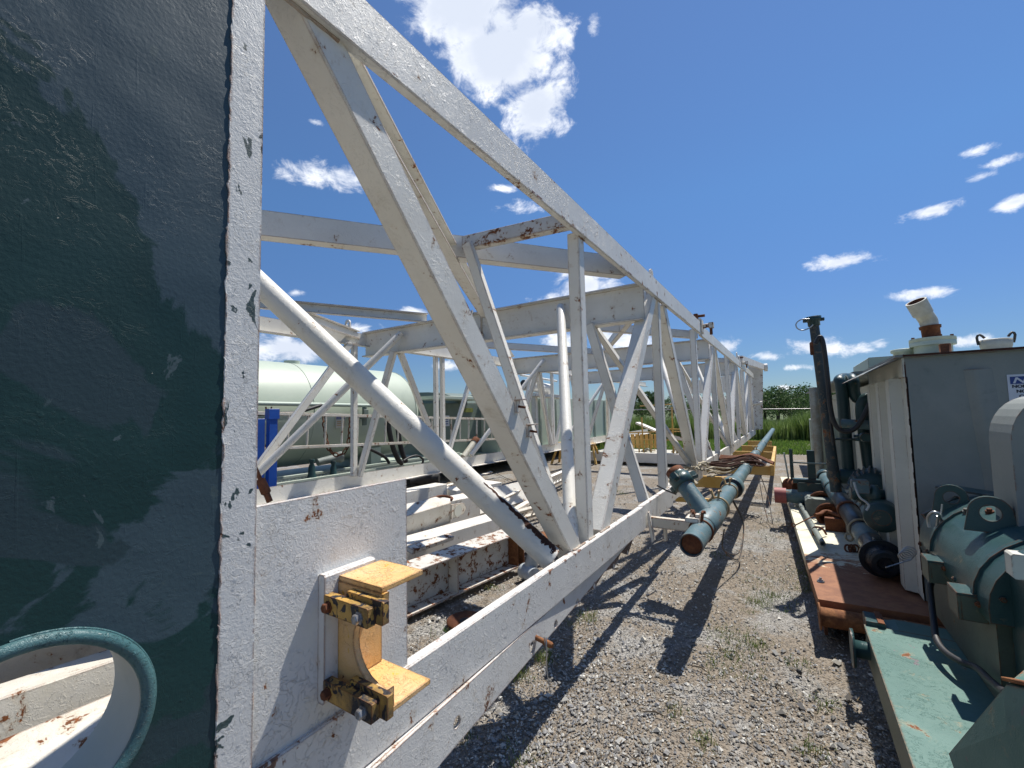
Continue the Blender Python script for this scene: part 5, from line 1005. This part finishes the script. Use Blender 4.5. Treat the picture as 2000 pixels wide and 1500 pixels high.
# weeds: tufts in the gravel
cs=[P(a,b,z=0) for a,b in ((1472,1262),(1432,1280),(1400,1300),(1420,1240),(1520,1170),(1470,1175),(1560,1300),(1575,1080),(1568,1120),(1585,1150),(1150,1210),(1060,1290),(1010,1320),(870,1240),(880,1225),(960,1150),(1320,1395),(1375,1450),(1590,1470),(1020,1490),(900,1440),(1500,1165),(1490,1180),(1400,1085),(1105,1222),(985,1045),(1205,960),(1215,965),(1610,1380))]
xs,ys,hh=[],[],[]
for i,c in enumerate(cs):
    k_=int(RNG.integers(30,70)*(2 if i in (0,10,11,12) else 1)); s_=.035+.03*RNG.random(); xs.append(c.x+RNG.normal(0,s_,k_)); ys.append(c.y+RNG.normal(0,s_,k_)); hh.append(RNG.uniform(.015,.06,k_)*(1.2 if i in (0,10,11,12) else .8))
for (x0,y0,x1,y1,k_) in ((1555,1010,1600,1160,900),(1440,1120,1560,1200,500),(1380,1220,1500,1330,400),(1480,980,1530,1060,300)):
    for _ in range(k_): c=P(RNG.uniform(x0,x1),RNG.uniform(y0,y1),z=0); xs.append(np.array([c.x])); ys.append(np.array([c.y])); hh.append(RNG.uniform(.006,.028,1))
xs,ys,hh=map(np.concatenate,(xs,ys,hh)); blades('weeds',xs,ys,hh,.0022+.0*hh,'weed',0,1.1)
# dry straw litter
n=2600; th=RNG.uniform(-.95,.6,n); r=1.6*np.exp(RNG.random(n)*np.log(5.5/1.6)); x=np.sin(th)*r; y=np.cos(th)*r; a=RNG.uniform(0,6.28,n); l=RNG.uniform(.006,.035,n); w=.0013
v=np.zeros((n,4,3)); c,s=np.cos(a),np.sin(a)
for i,(p,q) in enumerate(((-1,-1),(1,-1),(1,1),(-1,1))): v[:,i]=np.stack([x+c*l*p-s*w*q,y+s*l*p+c*w*q,.010+.006*RNG.random(n)],-1)
tag(fastmesh('straw_litter',v.reshape(-1,3),(np.arange(4)[None]+4*np.arange(n)[:,None]),'straw'),kind='stuff')
# turf and tall grass belt
n=26000; th=RNG.uniform(-.62,.12,n); r=RNG.uniform(18.0,25,n); blades('short_grass',np.sin(th)*r,np.cos(th)*r,RNG.uniform(.05,.17,n),RNG.uniform(.01,.022,n),'turf',-.02,.5)
n=30000; th=RNG.uniform(-.75,.2,n); r=25+7*RNG.random(n)**1.3; hgt=(1.15+.35*np.sin(th*40)*np.sin(th*17+1))*RNG.uniform(.65,1.1,n); blades('tall_grass',np.sin(th)*r,np.cos(th)*r,hgt,RNG.uniform(.012,.03,n),'cane',-.02,.35)
n=2500; q=P(1150,880,z=0); x=RNG.normal(q.x,.5,n); y=RNG.normal(q.y+2.0,.8,n); blades('bush_grass',x,y,RNG.uniform(.15,.7,n),RNG.uniform(.01,.03,n),'cane',0,.6)
def tree(px,D,h,w,seed,label):
    rg=np.random.default_rng(seed); d=ray(px,797); d.z=0; d.normalize(); c=d*D
    t=thing('broadleaf_tree',(c.x,c.y,0),label,'tree','trees along the field edge')
    m=MB(); m.tube([(c.x,c.y,-.1),(c.x+.1,c.y,h*.3),(c.x-.1,c.y,h*.6)],[.22,.17,.07],8); 
    for k_ in range(5): a=rg.uniform(0,6.28); m.tube([(c.x+.1,c.y,h*rg.uniform(.25,.45)),(c.x+math.cos(a)*w*.35,c.y+math.sin(a)*w*.35,h*rg.uniform(.55,.8))],[.1,.03],6)
    m.build('trunk','bark',t)
    N_=3600; K=rg.integers(16,26); cc=np.stack([rg.normal(0,w*.30,K),rg.normal(0,w*.30,K),h*rg.uniform(.30,.90,K)],-1); cc[:,:2]*=(1.15-.75*np.clip((cc[:,2]/h-.45)/.5,0,1))[:,None]; cr=rg.uniform(.09,.20,K)*w
    i=rg.integers(0,K,N_); dv=rg.normal(0,1,(N_,3)); dv/=np.linalg.norm(dv,axis=1)[:,None]; p=cc[i]+dv*(cr[i]*rg.uniform(.45,1.08,N_)**.6)[:,None]; s=rg.uniform(.07,.17,N_)*(h/6)
    a1=rg.normal(0,1,(N_,3)); a1/=np.linalg.norm(a1,axis=1)[:,None]; a2=np.cross(a1,rg.normal(0,1,(N_,3))); a2/=np.linalg.norm(a2,axis=1)[:,None]
    v=np.stack([p-a1*s[:,None]-a2*s[:,None]*.6,p+a1*s[:,None]-a2*s[:,None]*.6,p+a1*s[:,None]+a2*s[:,None]*.6,p-a1*s[:,None]+a2*s[:,None]*.6],1)+np.array([c.x,c.y,0])
    o=fastmesh('crown',v.reshape(-1,3),np.arange(4)[None]+4*np.arange(N_)[:,None],'leaf'); o.parent=t; o.location=-ORG[t.name]
TR=[(1518,62,4.1,6.5,'round topped tree just right of the mast end'),(1562,66,4.1,6.0,'round topped tree left of the dark pole'),(1590,70,4.1,6,'leafy tree partly behind the dark pole'),(1540,58,2.9,6,'low bushy tree between two taller trees beyond the tall grass'),
    (1492,66,3.4,6,'low leafy tree behind the mast end frame'),(1252,60,4.3,5,'leafy tree seen above the yellow railing through the mast'),(1275,64,3.9,5,'bushy tree right behind the yellow railing through the mast'),(1320,60,3.2,7,'broad dark tree between white mast uprights'),(1215,64,3.2,6,'dark tree seen left of the yellow railing'),(1370,66,3.0,6,'low tree behind the crowded mast uprights'),(1165,70,3.0,6,'low tree behind the near upright of the mast'),(1620,68,3.6,7,'tree glimpsed behind the grey cabinet'),(1430,66,3.0,6,'low tree hidden mostly by the far mast uprights'),(1120,75,3.0,6,'distant tree seen left of the near upright')]
for i,(px,D,h,w,lab) in enumerate(TR): tree(px,D,h,w,100+i,lab)
# power line
pw=thing('power_line',(0,48,0),'single pale overhead wire crossing in front of the trees','power line')
a_=P(1100,800,y=48); b_=P(1760,796.5,y=52); m=MB(); m.tube([a_,a_.lerp(b_,.5)+Vector((0,0,-.06)),b_],.035,6,sub=6); m.build('wire','bolt',pw)
m=MB(); m.cyl((b_.x,b_.y,0),(b_.x,b_.y,b_.z+.4),.12,n=10); m.build('post','bark',pw)
m=MB(); m.cyl((a_.x,a_.y,0),(a_.x,a_.y,a_.z+.4),.12,n=10); m.build('post','bark',pw)

m=MB(); p=P(826,935,z=.25); m.tube([P(795,940,z=.25),p,P(858,934,z=.25)],[.10,.16,.10],14,sub=4); tag(m.build('black_bladder','black_rubber'),'fat black rubber roll lying below the far lower chord of the mast','rubber roll')
for a_,b_,w_,lab in (((800,945),(850,938),.10,'thin white angle bar lying beside the fat black rubber roll'),((1000,1000),(1060,965),.12,'short white bar lying on gravel behind the big diagonal')):
    m=MB(); m.beam(P(*a_,z=.12),P(*b_,z=.12),w_,.05); tag(m.build('loose_bar','white_rusty'),lab,'steel bar')

random.seed(12)
for i,((x0,y0,x1,y1),z,w,lab) in enumerate((((805,1000,930,958),.42,.07,'thin rusty white bar lying along the top of the girder pile'),((800,1075,880,1048),.34,.09,'short rusty flat bar beside the clevis girder'),((845,958,960,922),.40,.06,'thin white bar on the far side of the girder pile'),((880,1062,985,1020),.12,.07,'narrow rusty white bar on gravel past the clevis end'),((960,985,1075,928),.30,.05,'long thin white bar running beside the white ladder'))):
    m=MB(); m.beam(P(x0,y0,z=z),P(x1,y1,z=z-.05),w,w*.5,up=(.3,0,1)); tag(m.build('loose_bar','bar_rusty' if i%2 else 'white_rusty'),lab,'steel bar')
